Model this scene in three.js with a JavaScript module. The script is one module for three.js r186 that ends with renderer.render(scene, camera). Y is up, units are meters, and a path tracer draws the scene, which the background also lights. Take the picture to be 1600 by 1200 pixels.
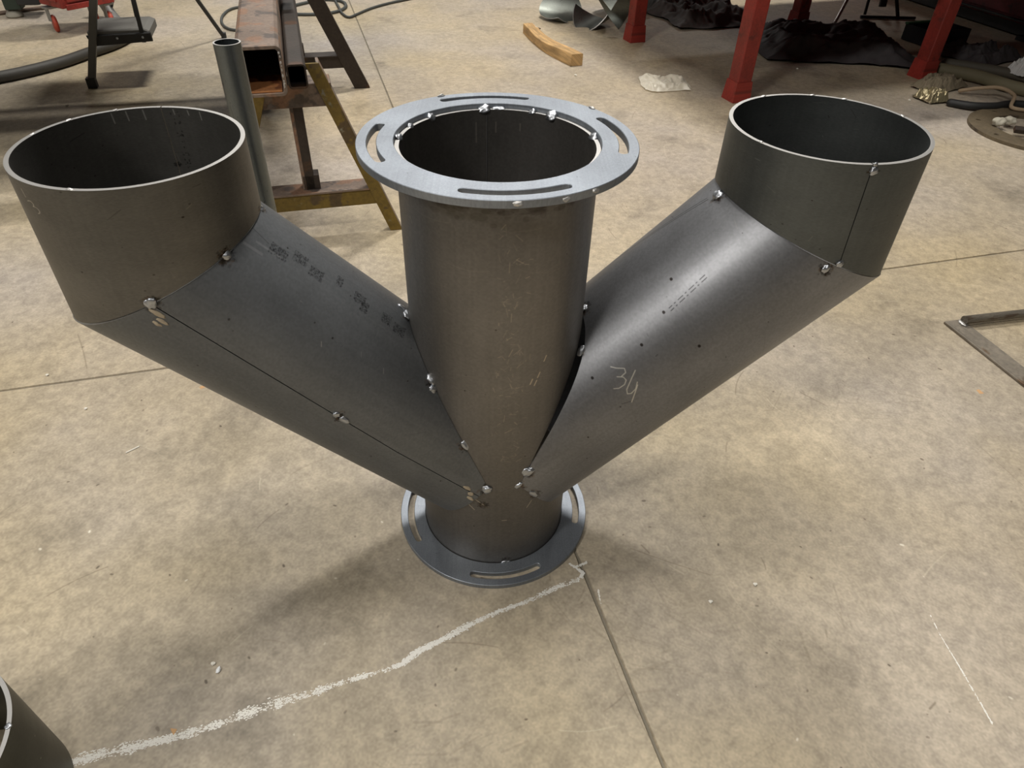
import * as THREE from 'three';
import { mergeGeometries, mergeVertices, toCreasedNormals } from 'three/addons/utils/BufferGeometryUtils.js';
import { RoundedBoxGeometry } from 'three/addons/geometries/RoundedBoxGeometry.js';
import { Brush, Evaluator, SUBTRACTION } from 'three-bvh-csg';
import { RectAreaLightUniformsLib } from 'three/addons/lights/RectAreaLightUniformsLib.js';

// ------------------------------------------------------------------ camera, light, exposure
const scene = new THREE.Scene();
scene.background = new THREE.Color(0x0b0c0e);
const camera = new THREE.PerspectiveCamera(2 * Math.atan(600 / 1076) * 180 / Math.PI, 4 / 3, 0.05, 60);
{
  const p = 0.7033, y = 0.032, roll = 0.0328;
  const F = new THREE.Vector3(Math.sin(y) * Math.cos(p), -Math.sin(p), -Math.cos(y) * Math.cos(p));
  const R = new THREE.Vector3().crossVectors(F, new THREE.Vector3(0, 1, 0)).normalize();
  const U = new THREE.Vector3().crossVectors(R, F);
  const R2 = R.clone().multiplyScalar(Math.cos(roll)).addScaledVector(U, Math.sin(roll));
  const U2 = U.clone().multiplyScalar(Math.cos(roll)).addScaledVector(R, -Math.sin(roll));
  camera.quaternion.setFromRotationMatrix(new THREE.Matrix4().makeBasis(R2, U2, F.clone().negate()));
  camera.position.set(0, 1.1982, 0.9837);
}
const renderer = new THREE.WebGLRenderer({ antialias: true });
renderer.toneMapping = THREE.LinearToneMapping;
renderer.toneMappingExposure = 0.92;
renderer.shadowMap.enabled = true;
RectAreaLightUniformsLib.init();
// high-bay lamps: [x, z, nits, length]; all hang at LAMP_Y under the hall roof
const LAMP_Y = 7.0;
const LAMPS = [
  [0.3, -4.9, 150, 1.5, 0.6], [-0.35, -0.75, 22, 2.6, 1.15], [-5.6, 5.8, 115, 2.2, 0.8], [-7.4, -2.4, 15, 1.5, 0.6],
  [1.0, 4.2, 46, 1.3, 0.6], [4.5, -15.5, 70, 1.5, 0.6], [-4.5, -14.5, 90, 1.5, 0.6],  // first entry is an added fill lamp with no seen source
];
const LAMP_COLOUR = new THREE.Color().setRGB(1.0, 0.965, 0.91);

// ------------------------------------------------------------------ helpers
const V3 = (x, y, z) => new THREE.Vector3(x, y, z);
const rad = (d) => d * Math.PI / 180;
const ANG = 0.257;                                  // the hall's grid is turned by this against the camera
const cA = Math.cos(ANG), sA = Math.sin(ANG);
const hall = (u, h, v) => V3(u * cA - v * sA, h, -u * sA - v * cA);   // hall grid: u to the right, v away
function rng(seed) { let a = seed >>> 0; return () => { a |= 0; a = a + 0x6D2B79F5 | 0; let t = Math.imul(a ^ a >>> 15, 1 | a); t = t + Math.imul(t ^ t >>> 7, 61 | t) ^ t; return ((t ^ t >>> 14) >>> 0) / 4294967296; }; }
const used = new Map();
function numbered(n) { const k = used.get(n) || 0; used.set(n, k + 1); return k ? n + '_' + String(k).padStart(3, '0') : n; }
function shade(o) { o.traverse((m) => { if (m.isMesh) { m.castShadow = true; m.receiveShadow = true; } }); return o; }
function tag(o, label, category, group) { o.userData.label = label; o.userData.category = category; if (group) o.userData.group = group; return o; }
function thing(name, label, category, pos = V3(0, 0, 0), turn = 0, group) {
  const g = new THREE.Group(); g.name = numbered(name); g.position.copy(pos); g.rotation.y = turn; scene.add(g);
  return tag(g, label, category, group);
}
function part(name, geo, mat, parent, label) {
  const g = Array.isArray(geo) ? (geo.length > 1 ? mergeGeometries(geo.map(plain)) : geo[0]) : geo;
  const m = new THREE.Mesh(g, mat); m.name = name; m.castShadow = m.receiveShadow = true;
  if (label) m.userData.label = label;
  parent.add(m); return m;
}
function solo(name, geo, mat, label, category, pos, group) {
  const g = Array.isArray(geo) ? mergeGeometries(geo.map(plain)) : geo;
  const m = new THREE.Mesh(g, mat); m.name = numbered(name); m.castShadow = m.receiveShadow = true;
  if (pos) m.position.copy(pos); scene.add(m); return tag(m, label, category, group);
}
function struct(name, geo, mat) { const m = new THREE.Mesh(geo, mat); m.name = name; m.userData.kind = 'structure'; m.castShadow = m.receiveShadow = true; scene.add(m); return m; }
function plain(g) {   // same attributes everywhere, no index
  let o = g.index ? g.toNonIndexed() : g;
  for (const k of Object.keys(o.attributes)) if (!['position', 'normal', 'uv'].includes(k)) o.deleteAttribute(k);
  if (!o.attributes.normal) o.computeVertexNormals();
  if (!o.attributes.uv) o.setAttribute('uv', new THREE.BufferAttribute(new Float32Array(o.attributes.position.count * 2), 2));
  o.morphAttributes = {}; o.clearGroups();
  return o;
}
function boxUV(g, scale = 1) {  // uv in metres from the dominant axis
  g = g.index ? g.toNonIndexed() : g;
  const p = g.attributes.position, n = g.attributes.normal, uv = new Float32Array(p.count * 2);
  for (let i = 0; i < p.count; i++) {
    const ax = Math.abs(n.getX(i)), ay = Math.abs(n.getY(i)), az = Math.abs(n.getZ(i));
    const [a, b] = ax >= ay && ax >= az ? [p.getZ(i), p.getY(i)] : ay >= az ? [p.getX(i), p.getZ(i)] : [p.getX(i), p.getY(i)];
    uv[2 * i] = a / scale; uv[2 * i + 1] = b / scale;
  }
  g.setAttribute('uv', new THREE.BufferAttribute(uv, 2)); return g;
}
function box(w, h, d, x = 0, y = 0, z = 0, r = 0.002) { const g = new RoundedBoxGeometry(w, h, d, 1, Math.min(r, w / 2.1, h / 2.1, d / 2.1)); g.translate(x, y, z); return boxUV(g); }
function bar(a, b, w, d, r = 0.002) {   // box bar from a to b
  const L = a.distanceTo(b), g = new RoundedBoxGeometry(w, L, d, 1, Math.min(r, w / 2.1, d / 2.1)); boxUV(g);
  const q = new THREE.Quaternion().setFromUnitVectors(V3(0, 1, 0), b.clone().sub(a).normalize());
  const o = boxUV(g); o.applyQuaternion(q); o.translate((a.x + b.x) / 2, (a.y + b.y) / 2, (a.z + b.z) / 2); return o;
}
function rod(a, b, r, seg = 14) {
  const L = a.distanceTo(b), g = new THREE.CylinderGeometry(r, r, L, seg);
  g.applyQuaternion(new THREE.Quaternion().setFromUnitVectors(V3(0, 1, 0), b.clone().sub(a).normalize()));
  g.translate((a.x + b.x) / 2, (a.y + b.y) / 2, (a.z + b.z) / 2); return g;
}
function tube(pts, r, n = 80, seg = 10) { return new THREE.TubeGeometry(new THREE.CatmullRomCurve3(pts), n, r, seg, false); }
function capped(pts, r, n = 80, seg = 10) {
  const end = (p, q) => { const s = new THREE.SphereGeometry(r, seg, 6); s.translate(p.x, p.y, p.z); return s; };
  return [tube(pts, r, n, seg), end(pts[0]), end(pts[pts.length - 1])];
}
function prism(pts, depth, bevel = 0.0012) {  // polygon in xy, extruded along -z from z=0
  const s = new THREE.Shape(); pts.forEach(([x, y], i) => i ? s.lineTo(x, y) : s.moveTo(x, y)); s.closePath();
  const g = new THREE.ExtrudeGeometry(s, { depth: depth - 2 * bevel, bevelEnabled: bevel > 0, bevelSize: bevel, bevelThickness: bevel, bevelSegments: 1, bevelOffset: -bevel });
  g.translate(0, 0, -depth + bevel); return boxUV(g);
}

// tileable noise
function makeNoise(seed) {
  const R = rng(seed), N = 4096, T = new Float32Array(N); for (let i = 0; i < N; i++) T[i] = R();
  const h = (x, y, s) => T[(Math.imul(x, 73856093) ^ Math.imul(y, 19349663) ^ Math.imul(s, 83492791)) >>> 0 & (N - 1)];
  return (x, y, per, s = 0) => {   // value noise, period per cells
    const x0 = Math.floor(x), y0 = Math.floor(y); let fx = x - x0, fy = y - y0;
    fx = fx * fx * (3 - 2 * fx); fy = fy * fy * (3 - 2 * fy);
    const m = (a) => ((a % per) + per) % per, xa = m(x0), xb = m(x0 + 1), ya = m(y0), yb = m(y0 + 1);
    const a = h(xa, ya, s), b = h(xb, ya, s), c = h(xa, yb, s), d = h(xb, yb, s);
    return a + (b - a) * fx + (c - a) * fy + (a - b - c + d) * fx * fy;
  };
}
const N2 = makeNoise(7);
function fbm(x, y, cells, oct, s) { let v = 0, a = 0.5, t = 0, c = cells; for (let o = 0; o < oct; o++) { v += a * N2(x * c, y * c, c, s + o); t += a; a *= 0.55; c *= 2; } return v / t; }  // x,y in 0..1
function canvasTexture(cv, srgb, sx = 1, sy = 1) {
  const t = new THREE.CanvasTexture(cv); t.wrapS = t.wrapT = THREE.RepeatWrapping; if (srgb) t.colorSpace = THREE.SRGBColorSpace;
  t.repeat.set(sx, sy); t.magFilter = THREE.LinearFilter; t.anisotropy = 8; return t;
}
function paint(w, h, fn, draw) {
  const cv = document.createElement('canvas'); cv.width = w; cv.height = h; const cx = cv.getContext('2d'), im = cx.createImageData(w, h), d = im.data;
  for (let y = 0, k = 0; y < h; y++) for (let x = 0; x < w; x++, k += 4) { const c = fn(x / w, y / h, x, y); d[k] = c[0]; d[k + 1] = c[1]; d[k + 2] = c[2]; d[k + 3] = 255; }
  cx.putImageData(im, 0, 0); if (draw) draw(cx, w, h); return cv;
}

// ------------------------------------------------------------------ materials
const RW = rng(99);
const FLOOR_TILE = 3.2;
const floorCanvas = paint(2048, 2048, (x, y) => {
  const wx = x + 0.02 * (fbm(x, y, 6, 3, 40) - 0.5), wy = y + 0.02 * (fbm(x, y, 6, 3, 50) - 0.5);
  const big = fbm(wx, wy, 4, 5, 1) - 0.5, hue = fbm(wx, wy, 5, 4, 11) - 0.5, mid = fbm(x, y, 40, 4, 21) - 0.5, fine = N2(x * 900, y * 900, 900, 33) - 0.5, sm = fbm(wx, wy, 18, 4, 61);
  let L = 1 + big * 0.17 + mid * 0.07 + (fbm(x, y, 170, 3, 81) - 0.5) * 0.22 + fine * 0.13;
  if (sm > 0.62) L -= (sm - 0.62) * 0.55;
  return [174 * L * (1 + hue * 0.05), 161 * L, 140 * L * (1 - hue * 0.2)];
}, (cx, w) => {
  cx.lineCap = 'round';
  const wrap = (f) => { for (const ox of [-w, 0, w]) for (const oy of [-w, 0, w]) { cx.save(); cx.translate(ox, oy); f(); cx.restore(); } };
  for (let i = 0; i < 640; i++) {        // pits and specks of dirt
    const x = RW() * w, y = RW() * w, r = 0.8 + RW() * RW() * 3.0;
    cx.fillStyle = RW() < 0.82 ? `rgba(70,60,48,${0.35 + RW() * 0.4})` : `rgba(235,228,210,${0.5 + RW() * 0.4})`;
    wrap(() => { cx.beginPath(); cx.ellipse(x, y, r, r * (0.5 + RW() * 0.1), i, 0, 7); cx.fill(); });
  }
  for (let i = 0; i < 260; i++) {        // scratches and scuffs
    const x = RW() * w, y = RW() * w, a = RW() * 7, l = 12 + RW() * RW() * 150, c = (RW() - 0.5) * 0.5, light = RW() < 0.5;
    cx.strokeStyle = light ? `rgba(214,202,176,${0.15 + RW() * 0.35})` : `rgba(88,76,60,${0.12 + RW() * 0.3})`; cx.lineWidth = 0.8 + RW() * 1.2;
    wrap(() => { cx.beginPath(); cx.moveTo(x, y); cx.quadraticCurveTo(x + Math.cos(a + c) * l * 0.5, y + Math.sin(a + c) * l * 0.5, x + Math.cos(a) * l, y + Math.sin(a) * l); cx.stroke(); });
  }
  for (let k = 0; k < 26; k++) {         // clusters of rubbed dark scuffs
    const X = RW() * w, Y = RW() * w, A = RW() * 7;
    for (let i = 0; i < 26; i++) {
      const x = X + (RW() - 0.5) * 150, y = Y + (RW() - 0.5) * 60, l = 8 + RW() * 46, a = A + (RW() - 0.5) * 0.9;
      cx.strokeStyle = `rgba(92,82,66,${0.04 + RW() * 0.11})`; cx.lineWidth = 1 + RW() * 2.2;
      wrap(() => { cx.beginPath(); cx.moveTo(x, y); cx.lineTo(x + Math.cos(a) * l, y + Math.sin(a) * l); cx.stroke(); });
    }
  }
});
const floorMap = canvasTexture(floorCanvas, true);
const grainMap = canvasTexture(paint(512, 512, (x, y) => { const v = 255 * (0.35 * N2(x * 256, y * 256, 256, 3) + 0.65 * fbm(x, y, 16, 5, 5)); return [v, v, v]; }), false);
const roughMap = canvasTexture(paint(512, 512, (x, y) => { const v = 255 * (0.72 + 0.28 * fbm(x, y, 5, 6, 70)); return [v, v, v]; }), false);
const floorMat = new THREE.MeshStandardMaterial({ map: floorMap, vertexColors: true, roughness: 0.62, metalness: 0, bumpMap: grainMap, bumpScale: 0.002 });
const dirtMat = new THREE.MeshStandardMaterial({ color: new THREE.Color().setRGB(0.21, 0.185, 0.14), roughness: 0.95 });

// rolled mill-scale steel: clouds, fine streaks along the rolling direction, thin scratches; draw() adds the marks of one pipe
function steelCanvas(w, h, tone, seed, draw, cloud = 0.30) {
  const R = rng(seed);
  return paint(w, h, (x, y) => {
    const c = fbm(x, y, 3, 6, seed) - 0.5, s = fbm(x, y * 0.5 + 0.1, 8, 3, seed + 9) - 0.5, f = N2(x * 300, y * 300, 300, seed + 4) - 0.5, st = N2(x * 220, y * 6, 220, seed + 6) - 0.5;
    const L = 1 + c * cloud + s * 0.16 + f * 0.08 + st * 0.04;
    return [tone[0] * L, tone[1] * L, tone[2] * L];
  }, (cx) => {
    for (let i = 0; i < 46; i++) {
      const X = R() * w, Y = R() * h, a = R() * 7, l = 6 + R() * R() * 60;
      cx.strokeStyle = R() < 0.62 ? `rgba(205,195,178,${0.06 + R() * 0.2})` : `rgba(20,18,16,${0.12 + R() * 0.3})`; cx.lineWidth = 0.6 + R() * 0.9;
      cx.beginPath(); cx.moveTo(X, Y); cx.lineTo(X + Math.cos(a) * l, Y + Math.sin(a) * l); cx.stroke();
    }
    for (let i = 0; i < 60; i++) { cx.fillStyle = `rgba(25,20,16,${0.2 + R() * 0.4})`; cx.beginPath(); cx.arc(R() * w, R() * h, 0.6 + R() * 1.5, 0, 7); cx.fill(); }
    if (draw) draw(cx, w, h, R);
  });
}
const steelMat = (cv, o = {}) => new THREE.MeshPhysicalMaterial({ map: canvasTexture(cv, true), metalness: 0.9, roughness: 0.58, roughnessMap: roughMap, ...o });
const TONE = [122, 121, 121], TONEB = [118, 121, 124];
const baseSteel = steelMat(steelCanvas(512, 512, TONE, 300));
const flangeMat = steelMat(steelCanvas(1024, 1024, [150, 156, 164], 310, (cx, w, h, R) => {
  for (let i = 0; i < 16; i++) { cx.strokeStyle = `rgba(215,220,226,${0.15 + R() * 0.3})`; cx.lineWidth = 1; const X = R() * w, Y = R() * h, a = R() * 7, l = 10 + R() * 40; cx.beginPath(); cx.moveTo(X, Y); cx.lineTo(X + Math.cos(a) * l, Y + Math.sin(a) * l); cx.stroke(); }
}, 0.2), { roughness: 0.64 });
const rimMat = new THREE.MeshStandardMaterial({ color: new THREE.Color().setRGB(0.56, 0.55, 0.53), metalness: 0.85, roughness: 0.55, roughnessMap: roughMap });
const weldMat = new THREE.MeshStandardMaterial({ color: new THREE.Color().setRGB(0.46, 0.48, 0.51), metalness: 0.95, roughness: 0.36 });
const slagMat = new THREE.MeshStandardMaterial({ color: new THREE.Color().setRGB(0.42, 0.35, 0.25), metalness: 0.1, roughness: 0.8 });
const chalkMat = new THREE.MeshStandardMaterial({ color: new THREE.Color().setRGB(0.78, 0.76, 0.70), roughness: 0.95 });
function plainMat(r, g, b, rough = 0.7, metal = 0, extra = {}) { return new THREE.MeshStandardMaterial({ color: new THREE.Color().setRGB(r, g, b), roughness: rough, metalness: metal, bumpMap: grainMap, bumpScale: 0.0006, ...extra }); }
function mottled(tone, seed, spots, rough, metal, size = 512) {  // worn paint or rust, uv in metres
  const R = rng(seed);
  const cv = paint(size, size, (x, y) => {
    const c = fbm(x, y, 4, 6, seed) - 0.5, f = fbm(x, y, 60, 3, seed + 5) - 0.5; const L = 1 + c * 0.35 + f * 0.25; let t = tone.map((q) => q * L);
    for (const [col, cells, lim, k] of spots) { const s = fbm(x, y, cells, 5, seed + k); if (s > lim) { const m = Math.min(1, (s - lim) * 14); t = t.map((q, i) => q * (1 - m) + col[i] * L * m); } }
    return t;
  }, (cx, w, h) => { for (let i = 0; i < 60; i++) { cx.strokeStyle = `rgba(40,30,22,${0.1 + R() * 0.3})`; cx.lineWidth = 0.8 + R(); const X = R() * w, Y = R() * h, a = R() * 7, l = R() * 30; cx.beginPath(); cx.moveTo(X, Y); cx.lineTo(X + Math.cos(a) * l, Y + Math.sin(a) * l); cx.stroke(); } });
  return new THREE.MeshStandardMaterial({ map: canvasTexture(cv, true, 2, 2), roughness: rough, metalness: metal, bumpMap: grainMap, bumpScale: 0.001 });
}

// ------------------------------------------------------------------ the hall
{
  const floor = new THREE.Group(); floor.name = 'floor'; floor.userData.kind = 'structure'; floor.rotation.y = ANG; scene.add(floor);
  const under = new THREE.Mesh(new THREE.BoxGeometry(30.2, 0.15, 30.2), dirtMat); under.name = 'bedding'; under.position.set(0, -0.0785, -3); under.receiveShadow = true; floor.add(under);
  const S = 6, U0 = 0.139, Vv0 = 0.689, GAP = 0.0052;
  for (let i = -2; i < 2; i++) for (let j = -2; j < 3; j++) {
    const near = i >= -1 && i <= 0 && j >= -1 && j <= 0, seg = near ? 110 : 12;
    const u0 = U0 + i * S + GAP / 2, u1 = U0 + (i + 1) * S - GAP / 2, v0 = Vv0 + j * S + GAP / 2, v1 = Vv0 + (j + 1) * S - GAP / 2;
    const pos = [], uv = [], col = [], idx = [];
    const put = (u, h, v) => {
      pos.push(u, h, -v); uv.push(u / FLOOR_TILE, v / FLOOR_TILE);
      const x = (u + 20) / 40, y = (v + 20) / 40; const q = 0.95 + 0.14 * (fbm(x, y, 26, 4, 200) - 0.5) + 0.05 * (fbm(x, y, 70, 3, 230) - 0.5), w = 0.05 * (fbm(x, y, 30, 3, 260) - 0.5);
      col.push(q * (1 + w), q, q * (1 - w));
    };
    const e = 0.0022, ring = [[u0 + e, 0, 0]];
    const gu = [], gv = []; for (let k = 0; k <= seg; k++) { gu.push(u0 + e + (u1 - u0 - 2 * e) * k / seg); gv.push(v0 + e + (v1 - v0 - 2 * e) * k / seg); }
    for (let b = 0; b <= seg; b++) for (let a = 0; a <= seg; a++) put(gu[a], 0, gv[b]);
    const W = seg + 1;
    for (let b = 0; b < seg; b++) for (let a = 0; a < seg; a++) { const p = b * W + a; idx.push(p, p + 1, p + W + 1, p, p + W + 1, p + W); }
    // worn edge: a small ragged chamfer, then the side of the slab
    const R = rng(500 + i * 7 + j), edge = (A, B, fixA, fixB, n) => {
      const base = pos.length / 3;
      for (let k = 0; k <= n; k++) { const t = k / n, wv = (R() - 0.5) * 0.0022; const p = A(t), q = B(t); put(p[0], 0, p[1]); put(q[0] + fixA * wv, -0.003, q[1] + fixB * wv); put(q[0] + fixA * wv, -0.03, q[1] + fixB * wv); }
      for (let k = 0; k < n; k++) { const o = base + k * 3; for (const c of [0, 1]) idx.push(o + c, o + c + 1, o + c + 4, o + c, o + c + 4, o + c + 3); }
    };
    const L = (a, b, t) => a + (b - a) * t, n = near ? 300 : 20;
    edge((t) => [L(u0 + e, u1 - e, t), v0 + e], (t) => [L(u0, u1, t), v0], 0, 1, n);
    edge((t) => [L(u1 - e, u0 + e, t), v1 - e], (t) => [L(u1, u0, t), v1], 0, 1, n);
    edge((t) => [u0 + e, L(v1 - e, v0 + e, t)], (t) => [u0, L(v1, v0, t)], 1, 0, n);
    edge((t) => [u1 - e, L(v0 + e, v1 - e, t)], (t) => [u1, L(v0, v1, t)], 1, 0, n);
    const g = new THREE.BufferGeometry();
    g.setAttribute('position', new THREE.Float32BufferAttribute(pos, 3)); g.setAttribute('uv', new THREE.Float32BufferAttribute(uv, 2)); g.setAttribute('color', new THREE.Float32BufferAttribute(col, 3)); g.setIndex(idx); g.computeVertexNormals();
    const m = new THREE.Mesh(g, floorMat); m.name = 'slab'; m.receiveShadow = true; floor.add(m);
  }
  const wallMat = plainMat(0.10, 0.105, 0.11, 0.75), backMat = plainMat(0.42, 0.45, 0.49, 0.75), roofMat = plainMat(0.07, 0.073, 0.08, 0.8);
  const wall = (name, w, u, v, turn) => { const g = new THREE.BoxGeometry(w, 7.9, 0.25); const m = struct(name, g, name === 'wall_back' ? backMat : wallMat); m.position.copy(hall(u, 3.9, v)); m.rotation.y = ANG + turn; };
  wall('wall_back', 24.6, 0.139, 18.55, 0); wall('wall_front', 24.6, 0.139, -11.2, 0); wall('wall_left', 30, -11.9, 3.7, Math.PI / 2); wall('wall_right', 30, 12.18, 3.7, Math.PI / 2);
  const c = struct('ceiling', new THREE.BoxGeometry(24.8, 0.25, 30.4), roofMat); c.position.copy(hall(0.139, 7.95, 3.7)); c.rotation.y = ANG;
}
{ // lamps
  const body = plainMat(0.5, 0.5, 0.5, 0.5, 0.5), where = ['over the far aisle', 'straight above the pipe fitting', 'at the front left of the hall', 'by the left wall', 'behind the photographer as an added unseen fill', 'beyond the red table', 'at the far left'];
  LAMPS.forEach(([x, z, nits, w, d], i) => {
    const t = thing('ceiling_lamp', `long white high-bay lamp hanging ${where[i]}`, 'lamp', V3(x, LAMP_Y, z), ANG);
    part('housing', box(w + 0.06, 0.1, d + 0.06, 0, 0.06, 0, 0.01), body, t);
    for (const q of [-1, 1]) part('suspension', rod(V3(q * w / 3, 0.1, 0), V3(q * w / 3, 0.83, 0), 0.006), body, t);
    const glow = new THREE.MeshStandardMaterial({ color: 0xffffff, emissive: LAMP_COLOUR, emissiveIntensity: 6, roughness: 0.5 });
    part('diffuser', new THREE.BoxGeometry(w, 0.012, d).translate(0, 0.004, 0), glow, t);
    const l = new THREE.RectAreaLight(LAMP_COLOUR, nits, w, d); l.name = 'lamp_light'; l.position.set(0, -0.012, 0); l.rotation.x = -Math.PI / 2; t.add(l);
  });
}

// ------------------------------------------------------------------ pipes
// a shell around an axis: P(theta, s) = A + s*a + r(cos theta * m + sin theta * n); s0 and s1 are its two cut profiles
function shell({ A, a, m, n, r, t, s0, s1, th0 = 0, th1 = 2 * Math.PI, skew, N = 144, M = 20, uvS, caps = [true, true] }) {
  const full = th1 - th0 > 6.2831, P = (th, s, q) => A.clone().addScaledVector(a, s).addScaledVector(m, Math.cos(th) * q).addScaledVector(n, Math.sin(th) * q);
  const D = (th) => V3(0, 0, 0).addScaledVector(m, Math.cos(th)).addScaledVector(n, Math.sin(th));
  const rightHanded = m.clone().cross(n).dot(a) > 0;
  const geos = { body: [], caps: [] };
  const surf = (f, nrm, nu, nv, flip, uvf) => {
    const pos = [], no = [], uv = [], idx = [];
    for (let j = 0; j <= nv; j++) for (let i = 0; i <= nu; i++) { const p = f(i / nu, j / nv); pos.push(p.x, p.y, p.z); if (nrm) { const q = nrm(i / nu, j / nv); no.push(q.x, q.y, q.z); } const w = uvf(i / nu, j / nv); uv.push(w[0], w[1]); }
    const W = nu + 1; for (let j = 0; j < nv; j++) for (let i = 0; i < nu; i++) { const p = j * W + i; if (flip) idx.push(p, p + W + 1, p + 1, p, p + W, p + W + 1); else idx.push(p, p + 1, p + W + 1, p, p + W + 1, p + W); }
    const g = new THREE.BufferGeometry(); g.setAttribute('position', new THREE.Float32BufferAttribute(pos, 3)); g.setAttribute('uv', new THREE.Float32BufferAttribute(uv, 2)); g.setIndex(idx);
    if (nrm) g.setAttribute('normal', new THREE.Float32BufferAttribute(no, 3)); else g.computeVertexNormals(); return g;
  };
  const TH = (u, s) => th0 + (th1 - th0) * u + (skew ? skew(s) : 0);
  const at = (u, v, q) => { let th = TH(u, 0); let s = s0(th) + (s1(th) - s0(th)) * v; if (skew) { th = TH(u, s); s = s0(th) + (s1(th) - s0(th)) * v; } return [th, s]; };
  const [sa, sb] = uvS || [0, 1], uvf = (u, v) => { const [th, s] = at(u, v); return [th / (2 * Math.PI), (s - sa) / (sb - sa)]; };
  const ri = r - t;
  geos.body.push(surf((u, v) => { const [th, s] = at(u, v); return P(th, s, r); }, (u, v) => D(at(u, v)[0]), N, M, !rightHanded, uvf));
  geos.body.push(surf((u, v) => { const [th, s] = at(u, v); return P(th, s, ri); }, (u, v) => D(at(u, v)[0]).negate(), N, M, rightHanded, uvf));
  const cap = (v, flip) => surf((u, k) => { const [th, s] = at(u, v); return P(th, s, r + (ri - r) * k); }, null, N, 1, flip, (u, k) => [u, k]);
  geos.caps.push(cap(0, rightHanded ? false : true), cap(1, rightHanded ? true : false));
  if (!full) for (const u of [0, 1]) geos.body.push(surf((k, v) => { const [th, s] = at(u, v); return P(th, s, r + (ri - r) * k); }, null, 1, M, (u === 0) === rightHanded, uvf));
  return { body: mergeGeometries(geos.body.map(plain)), cap0: geos.caps[0], cap1: geos.caps[1] };
}
const vertical = (x, z) => ({ A: V3(x, 0, z), a: V3(0, 1, 0), m: V3(1, 0, 0), n: V3(0, 0, 1) });
function lump(x, y, z, seed, flat = 0.6) {   // a small tack of weld metal
  const R = rng(seed), k = [R() * 9, R() * 9, R() * 9]; const g = mergeVertices(new THREE.IcosahedronGeometry(1, 3).deleteAttribute('uv').deleteAttribute('normal')), p = g.attributes.position;
  for (let i = 0; i < p.count; i++) { const a = V3(p.getX(i), p.getY(i), p.getZ(i)); const q = 1 + 0.2 * Math.sin(a.x * 3.1 + k[0]) * Math.cos(a.y * 3.7 + k[1]) + 0.1 * Math.sin(a.z * 7 + k[2] + a.x * 5); p.setXYZ(i, a.x * q * x, a.y * q * y, a.z * q * z); }
  g.computeVertexNormals(); return g;
}
function weld(parent, p, nrm, along, size = 0.0075, long = 1, seed = 1, mat = weldMat, name = 'tack_weld') {
  const g = lump(size * long, size * 0.62, size, seed);
  const y = nrm.clone().normalize(), x = along.clone().addScaledVector(y, -along.dot(y)).normalize(), z = x.clone().cross(y);
  g.applyMatrix4(new THREE.Matrix4().makeBasis(x, y, z)); g.translate(p.x, p.y, p.z);
  return part(name, g, mat, parent);
}
const fitting = thing('pipe_fitting', 'large dark steel three-branch pipe fitting standing on a slotted flange', 'pipe fitting');
const RC = 0.1482, RA = 0.1475, TW = 0.006, H0 = 0.182, EL = 0.7655, HT = 0.8271, FT = 0.0115;
const armFrame = (side) => {
  const az = 3.0155 - (side > 0 ? Math.PI : 0), a = V3(Math.cos(az) * Math.cos(EL), Math.sin(EL), Math.sin(az) * Math.cos(EL));
  const n = V3(-Math.sin(az), 0, Math.cos(az)).multiplyScalar(side > 0 ? 1 : -1), m = V3(-Math.sin(EL) * Math.cos(az), Math.cos(EL), -Math.sin(EL) * Math.sin(az));
  return { A: V3(0, H0, 0), a, m, n, az };

};
const soot = (cx, x, y, r, R, dark = 0.5, brown = true) => { for (let i = 0; i < 170; i++) { const a = R() * 7, q = r * 0.8 * (R() + R()) * 0.6; cx.fillStyle = brown && R() < 0.35 ? `rgba(92,58,30,${dark * 0.3 * R()})` : `rgba(14,13,12,${dark * 0.4 * R()})`; cx.beginPath(); cx.ellipse(x + Math.cos(a) * q, y + Math.sin(a) * q, r * 0.06 + r * 0.13 * R(), r * 0.05 + r * 0.09 * R(), R() * 7, 0, 7); cx.fill(); } };
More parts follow.
